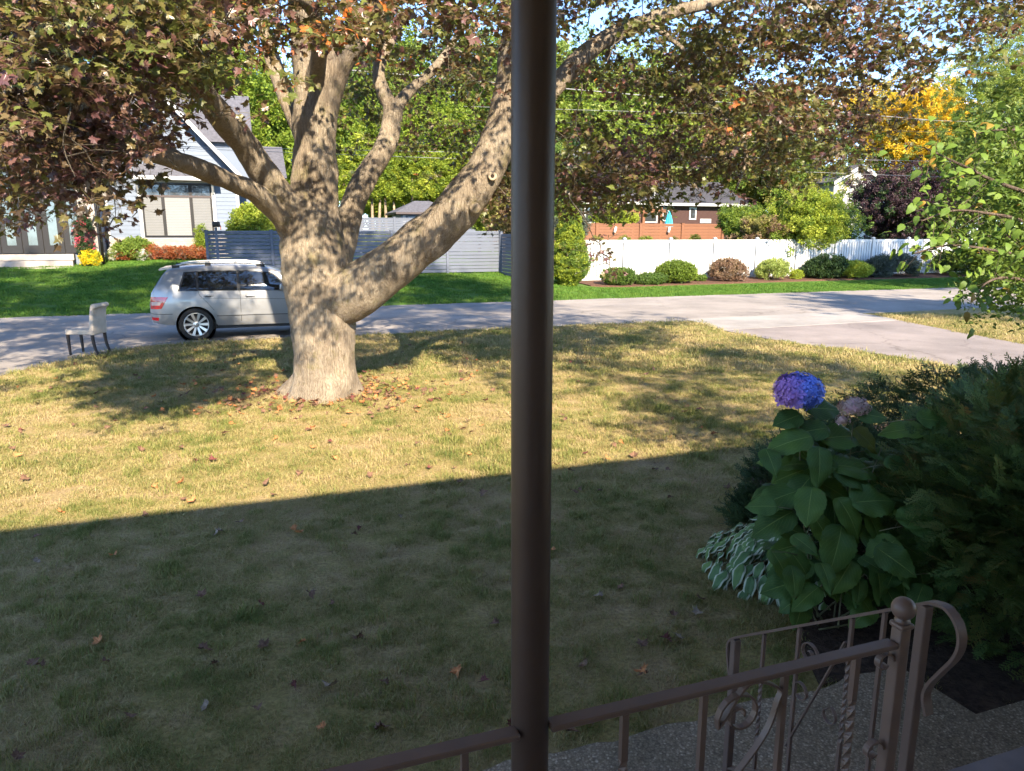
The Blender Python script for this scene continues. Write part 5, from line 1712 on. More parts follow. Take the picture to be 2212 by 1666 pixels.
shrub('spirea', 'loose light green shrub right of the russet shrub', px_s(1666, FB), FB, wpx(66, 1666), hpx(44, 1666), 'pale', 170, .7, stems=9)
shrub('low_shrub', 'little lime green mound in the fence bed', px_s(1720, FB - .2), FB - .2, wpx(22, 1720), hpx(20, 1720), 'lime', 55, .5)
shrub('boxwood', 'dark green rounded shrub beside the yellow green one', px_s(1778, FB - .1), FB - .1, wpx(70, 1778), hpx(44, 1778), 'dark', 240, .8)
shrub('golden_shrub', 'golden green spreading shrub in the fence bed', px_s(1835, FB - .2), FB - .2, wpx(84, 1835), hpx(38, 1835), 'lime', 260, .75)
shrub('grey_shrub', 'grey green upright shrub left of its twin by the fence', px_s(1895, FB), FB, wpx(50, 1895), hpx(44, 1895), 'blueg', 170, .75)
shrub('grey_shrub', 'grey green upright shrub under the hanging branch', px_s(1945, FB), FB, wpx(62, 1945), hpx(46, 1945), 'blueg', 190, .75)
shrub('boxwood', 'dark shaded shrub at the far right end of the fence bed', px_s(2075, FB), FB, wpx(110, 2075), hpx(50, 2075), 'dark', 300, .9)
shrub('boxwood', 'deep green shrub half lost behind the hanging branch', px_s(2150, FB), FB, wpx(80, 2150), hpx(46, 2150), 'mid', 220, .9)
# clipped cone beside the post
def cone_tree(name, label, px, pyb, T, w, h, src, n, scl, mix=None):
    r = random.Random(px)
    s = at(px, pyb, T)[0]
    p = G(s, T)
    zz = gz(p.x, p.y)
    th = thing(name, label, 'tree', (p.x, p.y, zz), GA)
    P, Rr, S = [], [], []
    for i in range(int(n * 1.8)):
        k = r.random() ** 1.25
        rad = w / 2 * (min(1, .35 + 3.5 * k) if k < .18 else (1 - k) ** .72 * 1.18) * (1 + .09 * math.sin(k * 40 + 3) + r.gauss(0, .05)) * (1 - .35 * r.random() ** 2)
        a = r.uniform(0, 6.28)
        P.append((rad * math.cos(a), rad * math.sin(a), .08 + k * h)); Rr.append((r.gauss(0, .5), r.gauss(0, .5), r.uniform(0, 6.28))); S.append(scl * r.uniform(.7, 1.2))
    sl = list(SRC[src]); idx = [r.randrange(3) for _ in P]
    if mix:
        sl += SRC[mix[0]]; idx = [(i + 3 if r.random() < mix[1] else i) for i in idx]
    scatter('crown', P, Rr, S, sl, th, idx)
    MB().tube([(0, 0, -.1), (0, 0, h * .85)], [.08, .02], 7).build('trunk', M_TRUNK, th)
    return th
cone_tree('clipped_conifer', 'dense cone shaped conifer standing right of the porch post', 1228, 628, 27.9, 1.72, 3.55, 'lime', 1100, .62, ('mid', .55))

# house front planting
T_H = 37.0
for k, px in enumerate((262, 295, 330, 365, 398, 428)):
    shrub('coleus_mound', ['rust red flower mound at the left end of the house bed', 'dark red flower mound below the siding', 'orange red flower mound under the left of the big window', 'orange mound under the middle of the big window', 'tall orange mound under the right of the big window', 'orange mound next to the grey fence'][k], at(px, 560, T_H)[0], T_H - .1, 0.95, 0.55 if k else .42, 'oran', 90, .75, 'flowers', group='orange flower mounds in the house bed', lump=.25, stems=0, mix=('dark' if k < 2 else 'rust', .25))
shrub('hosta_mound', 'broad leaved green plant before the stone base of the blue house', at(285, 540, T_H)[0], T_H + .1, 1.7, .95, 'mid', 150, .95, 'plant')
shrub('daisy_clump', 'white flowered clump among the rust mounds', at(312, 556, T_H)[0], T_H - .35, .6, .5, 'flwht', 50, .5, 'flowers', mix=('mid', .5), stems=2)
shrub('daisy_clump', 'white flowers at the foot of the stone pillar', at(244, 556, T_H)[0], T_H - .4, .5, .45, 'flwht', 40, .5, 'flowers', mix=('mid', .5), stems=2)
shrub('young_shrub', 'sparse green shrub climbing beside the grey fence end', at(440, 535, T_H)[0], T_H, .8, 1.5, 'sun', 60, .7)
shrub('marigold_clump', 'bright yellow flowers beside the terrace steps', at(196, 565, 35)[0], 35.0, .75, .6, 'flyel', 90, .6, 'flowers', mix=('lime', .45), stems=2)
shrub('climbing_rose', 'climbing rose with pink blooms by the dark doors', at(186, 520, 35.2)[0], 35.2, .75, 2.2, 'dark', 110, .7, 'plant', mix=('flpnk', .22))
shrub('garden_shrub', 'yellow green shrub behind the grey fence left of the trunk', at(548, 488, 34)[0], 34.0, 2.2, 2.6, 'lime', 330, 1.0, mix=('sun', .4), z=.9)
shrub('garden_shrub', 'low yellowish plants behind the grey fence right of the trunk', at(830, 492, 40)[0], 40.0, 4.0, .9, 'lime', 120, 1.0, mix=('olive', .5), z=1.45)

# ---------------------------------------------------------------- trees
def tree(name, label, px, T, ztop_py, w_px, src, n, scl, low_py=None, trunk=.22, group=None, mix=None, lump=.28, tm=None, cat='tree', fill=.45, depth=1.0, clump=True):
    r = random.Random(int(px * 7 + T))
    s = at(px, 500, T)[0]
    p = G(s, T)
    zg = gz(p.x, p.y)
    zt = at(px, ztop_py, T)[1]
    zl = zg + 1.2 if low_py is None else at(px, low_py, T)[1]
    w = at(px + w_px / 2, 400, T)[0] - at(px - w_px / 2, 400, T)[0]
    th = thing(name, label, cat, (p.x, p.y, zg), GA, group)
    hc = (zt - zl) / 2
    n = int(n * 1.9)
    nb = max(6, n // 45)
    cs = shell_points(nb, (0, 0, (zt + zl) / 2 - zg), (w / 2 * .86, w / 2 * .86 * depth, hc * .88), r, .75, lump)
    P, Rr, S = [], [], []
    for c, d in cs:
        q = r.uniform(.5, 1.1) * min(w, 2 * hc) * .17
        for j in range(n // nb):
            P.append(c + Vector((r.gauss(0, q), r.gauss(0, q), r.gauss(0, q * .7)))); Rr.append((r.gauss(0, .5), r.gauss(0, .5), r.uniform(0, 6.28))); S.append(scl * r.uniform(.7, 1.3))
    sl = list(SRC[src]); idx = [r.randrange(3) for _ in P]
    if mix:
        sl += SRC[mix[0]]; idx = [(i + 3 if r.random() < mix[1] else i) for i in idx]
    scatter('crown', P, Rr, S, sl, th, idx)
    mb = MB()
    hh = zt - zg
    mb.tube([(0, 0, -.2), (r.gauss(0, .1), r.gauss(0, .1), hh * .35), (r.gauss(0, .3), r.gauss(0, .3), hh * .75)], [trunk, trunk * .75, trunk * .25], 9)
    for c, d in cs[:10]:
        mb.tube([(0, 0, hh * .3), (c.x * .5, c.y * .5, c.z * .75), tuple(c)], [trunk * .4, trunk * .25, trunk * .08], 5)
    mb.build('trunk', tm or M_TRUNK, th)
    return th
def tree_at(name, label, x, y, zl, zt, w, src, n, scl, trunk=.2, mix=None, group=None):
    r = random.Random(int(x * 13 + y))
    th = thing(name, label, 'tree', (x, y, gz(x, y)), 0, group)
    cs = shell_points(max(8, n // 40), (0, 0, (zl + zt) / 2), (w / 2 * .86, w / 2 * .86, (zt - zl) / 2 * .88), r, .8, .3)
    P, Rr, S = [], [], []
    for c, d in cs:
        q = r.uniform(.5, 1.1) * .17 * w
        for j in range(n // len(cs)):
            P.append(c + Vector((r.gauss(0, q), r.gauss(0, q), r.gauss(0, q * .6)))); Rr.append((r.gauss(0, .5), r.gauss(0, .5), r.uniform(0, 6.28))); S.append(scl * r.uniform(.7, 1.3))
    scatter('crown', P, Rr, S, list(SRC[src]) + list(SRC[mix or src]), th)
    mb = MB()
    mb.tube([(0, 0, -.2), (.1, .05, zt * .4), (-.1, .1, zt * .8)], [trunk, trunk * .7, trunk * .2], 9)
    for c, d in cs[:9]:
        mb.tube([(0, 0, zl * .8), (c.x * .5, c.y * .5, c.z * .8), tuple(c)], [trunk * .4, trunk * .25, trunk * .08], 5)
    mb.build('trunk', M_TRUNK, th)
    return th
GS = 'street trees just past the edges of the view'
tree_at('street_tree', 'street tree right of the driveway whose shadow streaks the road', 17.5, 13.0, 4.0, 11.0, 6.5, 'mid', 700, 1.7, .2, 'sun', GS)
tree_at('street_tree', 'tall street tree past the left edge that shades the far lawn', -14.5, 8.5, 4.5, 17.0, 9.0, 'mid', 1100, 2.0, .28, 'sun', GS)
tree_at('street_tree', 'tall street tree whose shade falls on the right end of the white fence', 25.0, 24.5, 4.0, 14.5, 9.0, 'mid', 1100, 2.0, .28, 'sun', GS)
GR = 'tall trees behind the far houses'
tree('broadleaf_tree', 'tall sunlit tree behind the roof of the blue house', 560, 66, 95, 330, 'sun', 1500, 3.3, group=GR)
tree('broadleaf_tree', 'tall tree rising between the trunk and the forked limb', 800, 70, 40, 330, 'mid', 1500, 3.4, group=GR, mix=('sun', .4))
tree('broadleaf_tree', 'bright green tree behind the hedge of tall stems', 910, 62, 215, 300, 'sun', 1400, 3.0, group=GR)
tree('broadleaf_tree', 'broad tree behind the big right limb of the maple', 1060, 68, 60, 330, 'sun', 1500, 3.3, group=GR, mix=('mid', .5))
tree('broadleaf_tree', 'tall tree just right of the porch post under the sky gap', 1280, 66, 75, 300, 'sun', 1500, 3.2, group=GR, mix=('pale', .3))
tree('broadleaf_tree', 'olive tinted tree behind the middle of the right leaves', 1480, 72, 120, 330, 'olive', 1500, 3.4, group=GR, mix=('sun', .5))
tree('broadleaf_tree', 'green tree behind the brick house roof', 1650, 64, 200, 300, 'olive', 1300, 3.0, group=GR, mix=('mid', .5))
tree('broadleaf_tree', 'tall tree in the far left background', 60, 70, 60, 420, 'mid', 1400, 3.6, group=GR, mix=('sun', .5))
tree('broadleaf_tree', 'tall tree behind the gable of the blue house', 330, 74, 70, 380, 'sun', 1400, 3.6, group=GR, mix=('mid', .4))
tree('broadleaf_tree', 'dense green tree left of the dark house', 1150, 47, 300, 170, 'mid', 900, 2.0, group=GR, mix=('dark', .4))
tree('yellow_tree', 'golden yellow autumn tree against the blue sky', 1985, 56, 190, 135, 'yel', 1200, 2.2, low_py=385)
tree('yellow_tree', 'golden yellow tree glimpsed through the maple leaves', 1880, 68, 110, 200, 'yel', 600, 2.6, low_py=390, mix=('olive', .35))
tree('pale_tree', 'tall pale green tree with fine leaves at the right edge', 2175, 34, 15, 230, 'pale', 2400, 1.15, low_py=480, mix=('sun', .3), fill=.6)
tree('pale_tree', 'pale green tree standing in front of the yellow one', 2135, 44, 250, 110, 'pale', 1200, 1.4, low_py=520, mix=('mid', .3))
tree('purple_tree', 'dark purple leaved tree behind the white fence', 1962, 36.5, 358, 225, 'purp', 2000, 1.25, low_py=545, mix=('dark', .22), trunk=.12)
tree('garden_tree', 'bright green tree hanging over the white fence', 1735, 31.4, 405, 140, 'lime', 900, 1.05, low_py=548, mix=('sun', .4), trunk=.1)
tree('garden_tree', 'leafy green bush left of the bright tree over the white fence', 1606, 33.5, 440, 100, 'sun', 800, 1.0, low_py=528, mix=('mid', .4), trunk=.08)
tree('garden_tree', 'dark green tree between the bright and the purple trees', 1805, 33.5, 440, 70, 'mid', 500, 1.0, low_py=545, mix=('dark', .4), trunk=.08)
tree('garden_tree', 'brown tinged bush over the white fence', 1655, 31.3, 470, 85, 'olive', 380, .9, low_py=545, mix=('rust', .4), trunk=.06)
tree('round_bush', 'rounded yellow green bush before the dark house', 1325, 44, 448, 90, 'lime', 420, 1.2, low_py=490, trunk=.06)
tree('blue_spruce', 'pale blue green conifer behind the clipped cone', 1232, 33, 455, 50, 'blueg', 420, .9, low_py=520, trunk=.06)
tree('garden_tree', 'green tree right of the shed behind the grey fence', 1035, 38, 415, 80, 'mid', 520, 1.1, low_py=500, trunk=.08, mix=('sun', .4))
tree('garden_tree', 'tan leaved tree beside the porch post over the fence corner', 1090, 33.0, 385, 90, 'olive', 620, .9, low_py=500, trunk=.08, mix=('rust', .35))
for k, px in enumerate((1290, 1345, 1395, 1455, 1500)):
    shrub('ornamental_grass', ['wispy green tuft at the left of the cedar fence', 'wispy tuft under the left fence light', 'wispy tuft in the middle of the cedar fence', 'brown twiggy shrub below the right fence light', 'wispy tuft near the right of the cedar fence'][k], at(px, 515, T_C - .6)[0], T_C - .6, .8, .62, 'olive', 40, .6, 'plant', z=za + .2, mix=('rust' if k == 3 else 'sun', .5))
# tall limbed-up hedge trees
GH = 'limbed up hedge trees behind the shed'
r = random.Random(77)
names_h = []
hx = [745 + 18.5 * i + r.uniform(-4, 4) for i in range(18)]
proto = None
for i, px in enumerate(hx):
    T = 53 + r.uniform(-1.2, 1.2)
    s = at(px, 480, T)[0]
    p = G(s, T)
    zg = gz(p.x, p.y)
    lab = 'slender pale stemmed hedge tree in the row behind the shed'
    if proto is None:
        th = thing('hedge_tree', lab, 'tree', (p.x, p.y, zg), GA, GH)
        P, Rr, S = [], [], []
        for j in range(170):
            k = r.random()
            rad = .75 * (1 - .55 * k) * math.sqrt(r.random()) * 1.1
            a = r.uniform(0, 6.28)
            P.append((rad * math.cos(a), rad * math.sin(a), 3.5 + k * 3.3)); Rr.append((r.gauss(0, .5), r.gauss(0, .5), r.uniform(0, 6.28))); S.append(r.uniform(1.2, 1.9))
        cr = scatter('crown', P, Rr, S, SRC['lime'] + SRC['sun'], th)
        tr = MB().tube([(0, 0, -.2), (.03, .02, 1.6), (-.02, 0, 5.4)], [.12, .105, .04], 8).build('trunk', M_PALETR, th)
        proto = (th, cr, tr)
    else:
        th = proto[0].copy(); C.objects.link(th)
        th.location = (p.x, p.y, zg)
        th.rotation_euler = (r.gauss(0, .03), r.gauss(0, .03), r.uniform(0, 6.28))
        f = r.uniform(.88, 1.12)
        th.scale = (f, f, f)
        for q in proto[1:]:
            c = q.copy(); C.objects.link(c); c.parent = th
# ================================================================== FOREGROUND PLANTING
def mat_vein_leaf(name, base, vein, edge=None, trans=0.15, under=None):
    m, nt, bs = _new(name)
    tc = nt.nodes.new('ShaderNodeTexCoord')
    sx = nt.nodes.new('ShaderNodeSeparateXYZ')
    nt.links.new(tc.outputs['UV'], sx.inputs[0])
    u = math_n(nt, 'ABSOLUTE', math_n(nt, 'SUBTRACT', sx.outputs[0], 0.5))
    mid = ramp(nt, [(0.0, (1, 1, 1)), (0.022, (0, 0, 0))], u)
    w = math_n(nt, 'SUBTRACT', math_n(nt, 'MULTIPLY', sx.outputs[1], 8.5), math_n(nt, 'MULTIPLY', u, 9.0))
    sw = math_n(nt, 'ABSOLUTE', math_n(nt, 'SUBTRACT', math_n(nt, 'FRACT', w), 0.5))
    side = ramp(nt, [(0.0, (0.55, 0.55, 0.55)), (0.05, (0, 0, 0))], sw)
    n = noise(nt, 9, 4, 0.6, wpos(nt))
    oi = nt.nodes.new('ShaderNodeObjectInfo')
    f = math_n(nt, 'ADD', math_n(nt, 'MULTIPLY', n.outputs[0], 0.6), math_n(nt, 'MULTIPLY', oi.outputs['Random'], 0.5))
    c = ramp(nt, [(0.2, tuple(x * .62 for x in base)), (0.5, base), (0.85, (base[0] * 1.5, base[1] * 1.3, base[2] * 1.0))], f).outputs[0]
    v = math_n(nt, 'MAXIMUM', mid.outputs[0], side.outputs[0])
    if edge is None:
        c = mixc(nt, c, vein, math_n(nt, 'MULTIPLY', v, 0.6))
    else:
        d = math_n(nt, 'ADD', u, math_n(nt, 'MULTIPLY', noise(nt, 40, 3, .6, wpos(nt)).outputs[0], 0.10))
        e = ramp(nt, [(0.385, (0, 0, 0)), (0.42, (1, 1, 1))], d)
        c = mixc(nt, c, edge, e.outputs[0])
    sp = noise(nt, 34, 4, .65, wpos(nt))
    c = mixc(nt, c, (0.12, 0.075, 0.03), math_n(nt, 'MULTIPLY', ramp(nt, [(0.66, (0, 0, 0)), (0.71, (1, 1, 1))], sp.outputs[0]).outputs[0], 0.6))
    nt.links.new(c, bs.inputs['Base Color'])
    bs.inputs['Roughness'].default_value = 0.5
    bs.inputs['Specular IOR Level'].default_value = 0.22
    bump(nt, bs, math_n(nt, 'SUBTRACT', 1.0, v), 0.35, 0.004)
    tr = nt.nodes.new('ShaderNodeBsdfTranslucent')
    nt.links.new(c, tr.inputs[0])
    mx = nt.nodes.new('ShaderNodeMixShader')
    mx.inputs[0].default_value = trans
    nt.links.new(bs.outputs[0], mx.inputs[1])
    nt.links.new(tr.outputs[0], mx.inputs[2])
    nt.links.new(mx.outputs[0], nt.nodes['Material Output'].inputs[0])
    return m
def broad_leaf(name, mat, width=0.72, fold=0.18, droop=0.22, wave=0.02, heart=True, seed=0, nu=8, nv=10, serr=0.012):
    """unit leaf: base at the origin, tip at y = 1, upper side +z, with UVs"""
    r = random.Random(seed)
    ph = r.uniform(0, 6)
    vs, uv, fs = [], [], []
    for j in range(nv + 1):
        v = j / nv
        hw = width / 2 * (math.sin(math.pi * min(1, v ** 0.72 * 1.0)) ** 0.8 if 0 < v < 1 else 0.0)
        hw *= 1.0 + (serr * 8 * ((j % 2) - .5) if 0 < j < nv else 0)
        if v > 0.85: hw *= (1 - (v - .85) / .15 * 0.35)
        for i in range(nu + 1):
            q = -1 + 2 * i / nu
            x = q * max(hw, 0.004)
            back = (-0.07 * (abs(q) ** 1.5) if heart and v < 0.25 else 0)
            z = fold * abs(x) * 1.0 - droop * v * v - 0.25 * fold * (abs(q) ** 2.2) + wave * math.sin(v * 14 + ph) * abs(q)
            vs.append((x, v + back, z)); uv.append((0.5 + q / 2, v))
    for j in range(nv):
        for i in range(nu):
            fs.append((j * (nu + 1) + i, j * (nu + 1) + i + 1, (j + 1) * (nu + 1) + i + 1, (j + 1) * (nu + 1) + i))
    me = bpy.data.meshes.new(name)
    me.from_pydata(vs, [], fs)
    ul = me.uv_layers.new(name='UVMap')
    for lp in me.loops:
        ul.data[lp.index].uv = uv[lp.vertex_index]
    me.polygons.foreach_set('use_smooth', [True] * len(fs))
    me.materials.append(mat)
    return me
def leaf_matrix(p, tip, up, L):
    t = Vector(tip).normalized()
    n = Vector(up); n = (n - t * n.dot(t)).normalized()
    x = t.cross(n)
    M = Matrix((x, t, n)).transposed().to_4x4() @ Matrix.Scale(L, 4)
    M.translation = p
    return M
# ---------------------------------------------------------------- hydrangea
M_HYD = mat_vein_leaf('hydrangea_leaf', (0.055, 0.108, 0.022), (0.26, 0.33, 0.09))
M_HYDY = mat_vein_leaf('hydrangea_leaf_yellowing', (0.12, 0.14, 0.025), (0.25, 0.27, 0.10))
M_HSTEM = mat_simple('hydrangea_stem', (0.13, 0.12, 0.055), 0.7, 0.3, 20, 0.1)
HYL = [broad_leaf('hydrangea_leaf', M_HYD, .80 - .06 * k, .16 + .07 * k, .08 + .10 * k, .03, True, 90 + k, 8, 18, .012) for k in range(4)]
HYY = broad_leaf('hydrangea_leaf', M_HYDY, .7, .4, .3, .04, True, 95)
hb = Vector((1.90, 4.05, 0.02))
hy = thing('hydrangea', 'hydrangea with big dark leaves and one blue mophead bloom', 'plant', hb)
def c1(x, y): return 1490.5 + x * .326, 766.5 + y * .326
spec = [(640, 430, 170, 160), (900, 350, 220, -10), (770, 500, 230, 176), (650, 570, 250, 178), (1030, 530, 270, -12), (870, 720, 230, 98), (700, 780, 290, 162), (1130, 730, 300, -8), (1100, 810, 260, 14), (960, 1000, 270, 95), (560, 950, 250, 172), (790, 1000, 230, 110), (540, 1110, 260, 163), (980, 1290, 290, 112), (1330, 1250, 280, 20), (1240, 960, 280, -14), (1400, 490, 230, 186), (1290, 670, 190, 10), (1210, 400, 170, 8), (640, 1270, 190, 170), (800, 1440, 190, 148), (1010, 1470, 220, 132), (1270, 1510, 200, 88), (1420, 1550, 200, 96), (1545, 1480, 240, 84), (620, 1400, 200, 60), (600, 1530, 220, 172), (760, 1610, 200, 150), (1620, 430, 170, 4), (1400, 960, 240, -30), (1180, 1400, 190, 25), (900, 1180, 200, 60), (720, 900, 220, 140), (1080, 1080, 240, 60), (1420, 740, 200, -5), (1500, 1050, 220, -50), (860, 600, 180, 30), (1180, 560, 170, 40), (470, 1000, 160, 190), (1250, 1150, 230, 70), (1480, 1300, 190, 40), (680, 1160, 170, 20), (1700, 1530, 150, 100), (1130, 1560, 160, 100)]
r = random.Random(12)
stems_top = {}
for k, (x, y, L, ang) in enumerate(spec):
    px, py = c1(x, y)
    a = R(ang)
    low = (y - 350) / 1250
    Y = 4.35 - 0.55 * low + r.uniform(-.12, .12)
    p = ay(px, py, Y)
    dep = Y * math.cos(TH) + (H - p.z) * math.sin(TH)
    Lw = L * .326 * dep / F * 1.22
    sgn = math.sin(a)
    tip = Vector((math.cos(a), -0.72 * sgn, -0.62 * sgn)) + Vector((0, 0, r.uniform(-.22, .05)))
    up = Vector((r.gauss(0, .2), -0.55 + r.gauss(0, .15), 0.85))
    bp_ = p - tip.normalized() * Lw * .5
    me = HYY if k in (37, 5) and False else HYL[r.randrange(4)]
    if k == 37: me = HYY
    o = link('leaf', me, hy)
    o.matrix_world = leaf_matrix(bp_, tip, up, Lw)
    o.matrix_parent_inverse = Matrix.Translation(hb).inverted()
    # stalk to the nearest stem
    stem_p = Vector((bp_.x * .6 + hb.x * .4, bp_.y + .05, max(bp_.z - 0.05, .05)))
    MB().tube([bp_ - hb + tip.normalized() * .01, (bp_ + stem_p) / 2 - hb + Vector((0, 0, .005)), stem_p - hb], [.0022, .0026, .003], 5).build('stalk', M_HSTEM, hy)
for k in range(70):                                  # inner, shaded leaves
    px, py = r.uniform(1650, 1990), r.uniform(930, 1300)
    if px > 1900 and py < 980: continue
    p = ay(px, py, r.uniform(4.2, 4.75))
    if p.z < .1: continue
    a = r.uniform(0, 6.28)
    o = link('leaf', HYL[r.randrange(4)], hy)
    o.matrix_world = leaf_matrix(p, Vector((math.cos(a), math.sin(a) * .8, r.uniform(-.5, .1))), Vector((r.gauss(0, .3), -.4, .8)), r.uniform(.14, .21))
    o.matrix_parent_inverse = Matrix.Translation(hb).inverted()
for k in range(34):                                  # lower leaves that lean out over the walk
    px, py = r.uniform(1690, 2030), r.uniform(1120, 1320)
    p = ay(px, py, r.uniform(3.75, 4.1))
    if p.z < .06: continue
    a = r.gauss(math.pi * 1.5, .8)
    o = link('leaf', HYL[r.randrange(4)], hy)
    o.matrix_world = leaf_matrix(p, Vector((math.cos(a), math.sin(a) * .8, r.uniform(-.7, -.1))), Vector((r.gauss(0, .3), -.5, .8)), r.uniform(.15, .23))
    o.matrix_parent_inverse = Matrix.Translation(hb).inverted()
heads = [(1725, 846, 4.35), (1842, 882, 4.30), (1905, 935, 4.3), (1780, 1000, 4.3), (1690, 1080, 4.15), (1830, 1100, 4.1), (1950, 1080, 4.2), (1750, 1200, 4.0), (1900, 1210, 4.0), (1990, 1250, 4.0)]
for k, (px, py, Y) in enumerate(heads):
    e = ay(px, py + 30, Y) - hb
    b0_ = Vector((r.gauss(0, .10), r.gauss(0, .07), 0))
    MB().tube([Vector(q) for q in smooth_path([tuple(b0_), tuple(b0_.lerp(e, .5) + Vector((e.x * .12, .02, -.05))), tuple(e)], 5)], [.0065 - .0003 * i for i in range(11)], 6).build('stem', M_HSTEM, hy)
def mat_petal(name, stops, axis_mix=None):
    m, nt, bs = _new(name)
    g = nt.nodes.new('ShaderNodeNewGeometry')
    f = g.outputs['Random Per Island']
    if axis_mix:
        sx = nt.nodes.new('ShaderNodeSeparateXYZ')
        nt.links.new(coords(nt), sx.inputs[0])
        k = math_n(nt, 'MULTIPLY_ADD', sx.outputs[0], axis_mix)
        k.node.inputs[2].default_value = 0.42
        f = math_n(nt, 'ADD', k, math_n(nt, 'MULTIPLY', f, 0.25))
    c = ramp(nt, stops, f)
    nt.links.new(c.outputs[0], bs.inputs['Base Color'])
    bs.inputs['Roughness'].default_value = 0.6
    return m
M_BLUE = mat_petal('mophead_blue', [(0.12, (0.34, 0.16, 0.46)), (0.38, (0.27, 0.19, 0.57)), (0.52, (0.17, 0.21, 0.66)), (0.8, (0.12, 0.20, 0.66)), (1.0, (0.22, 0.30, 0.75))], 5.0)
M_FADED = mat_petal('mophead_faded', [(0.0, (0.34, 0.22, 0.17)), (0.5, (0.46, 0.31, 0.25)), (0.8, (0.50, 0.28, 0.30)), (1.0, (0.42, 0.36, 0.22))])
def mophead(px, py, Y, rad, mat, label, squash=(1, 1, .78), n=270, zmin=-.75, seed=0):
    r = random.Random(seed)
    c = ay(px, py, Y) - hb
    mb = MB()
    for i in range(n):
        k = (i + .5) / n
        z = 1 - (1 - zmin) * k
        a = i * 2.39996
        q = math.sqrt(max(0, 1 - z * z))
        d = Vector((q * math.cos(a), q * math.sin(a), z))
        p = Vector((d.x * squash[0], d.y * squash[1], d.z * squash[2])) * rad * r.uniform(.82, 1.08)
        nrm = (d + Vector((r.gauss(0, .25), r.gauss(0, .25), r.gauss(0, .25)))).normalized()
        t1 = nrm.cross(Vector((0.3, .2, 1))).normalized(); t2 = nrm.cross(t1)
        sz = rad * r.uniform(.14, .22)
        rot = r.uniform(0, 1.57)
        vs = [p]
        fs_ = []
        for j in range(4):
            aa = rot + j * math.pi / 2
            for da, rr, h in ((-.55, .75, .1), (0, 1.15, .02), (.55, .75, .1)):
                w = t1 * math.cos(aa + da) + t2 * math.sin(aa + da)
                vs.append(p + w * sz * rr + nrm * sz * h)
            b = 1 + j * 3
            fs_ += [(0, b, b + 1), (0, b + 1, b + 2)]
        mb.add(vs, fs_)
    me = bpy.data.meshes.new('flower_head')
    me.from_pydata([tuple(v) for v in mb.v], [], mb.f)
    me.materials.append(mat)
    o = link('flower_head', me, hy)
    o.location = c
    core = MB().lathe([(max(rad * .62 * squash[0] * math.sin(a), .001), -rad * .62 * squash[2] * math.cos(a)) for a in np.linspace(0.5, math.pi, 9)], 14).build('core', mat, o)
    o['label'] = label
mophead(1725, 846, 4.35, 0.140, M_BLUE, 'blue and violet mophead bloom', seed=1)
mophead(1845, 880, 4.30, 0.092, M_FADED, 'faded pinkish tan bloom', (1.0, 1, .62), 130, -.55, 2)
mophead(1820, 908, 4.28, 0.05, M_FADED, 'faded tan bloom fragment', (.8, 1, .9), 50, -.5, 3)
# ---------------------------------------------------------------- hosta
M_HOSTA = mat_vein_leaf('hosta_leaf', (0.10, 0.18, 0.065), (0.2, 0.25, 0.12), edge=(0.46, 0.47, 0.32))
HOL = [broad_leaf('hosta_leaf', M_HOSTA, .46, .35, .35 + .1 * k, .05, False, 60 + k, serr=0.0) for k in range(3)]
hc = Vector((1.98, 4.82, 0.02))
ho = thing('hosta', 'low hosta with white edged leaves at the front of the bed', 'plant', hc)
r = random.Random(4)
for k in range(170):
    a = math.pi + r.gauss(0.25, 0.9)
    q = r.uniform(.06, .62) if k < 150 else r.uniform(0, .2)
    h = .30 * (1 - (q / .66) ** 2) + r.uniform(-.03, .05)
    d = Vector((math.cos(a), math.sin(a) * .95, 0))
    p = Vector((d.x * q, d.y * q, max(h, .04)))
    L = r.uniform(.13, .19)
    tip = d + Vector((r.gauss(0, .25), r.gauss(0, .25), -.15 - 1.3 * q + r.gauss(0, .15)))
    o = link('leaf', HOL[r.randrange(3)], ho)
    o.matrix_world = leaf_matrix(hc + p, tip, Vector((d.x * .3, d.y * .3 - .15, 1)), L)
    o.matrix_parent_inverse = Matrix.Translation(hc).inverted()
    if k % 3 == 0:
        MB().tube([(d.x * .02, d.y * .02, 0), tuple(p * .6 + Vector((0, 0, .05))), tuple(p)], [.004, .004, .003], 5).build('stalk', M_HSTEM, ho)
# ---------------------------------------------------------------- evergreen sprays
def spray(name, mat, seed, L=0.13, side=9, flat=True):
    r = random.Random(seed)
    mb = MB()
    def quad(a, b, w, up):
        d = (b - a).normalized()
        x = d.cross(up).normalized() * w / 2
        mb.add([a - x * .7, a + x * .7, a.lerp(b, .6) + x, b, a.lerp(b, .6) - x], [(0, 1, 2, 3, 4)])
    up = Vector((0, 0, 1))
    tip = Vector((0, L, -.02))
    quad(Vector((0, 0, 0)), tip, .004, up)
    for i in range(side):
        k = (i + 1) / (side + 1)
        a = Vector((0, L * k, -.02 * k * k))
        for sg in (-1, 1):
            l1 = L * .42 * (1 - k * .75) * r.uniform(.75, 1.2)
            d = Vector((sg * math.cos(R(38)), math.sin(R(38)) + .25, r.uniform(-.2, .25) if flat else r.uniform(-.8, .8))).normalized()
            b = a + d * l1
            quad(a, b, .0042, up)
            for j in range(2 + int(l1 / .016)):
                m = (j + 1) / (3 + int(l1 / .016))
                c = a.lerp(b, m)
                for s2 in (-1, 1):
                    e = c + (d + Vector((-d.y * s2, d.x * s2, r.uniform(-.3, .3))) * .9).normalized() * l1 * .34 * (1 - m * .5)
                    quad(c, e, .0038, up)
    me = bpy.data.meshes.new(name)
    me.from_pydata([tuple(v) for v in mb.v], [], mb.f)
    me.materials.append(mat)
    return source(name, me)
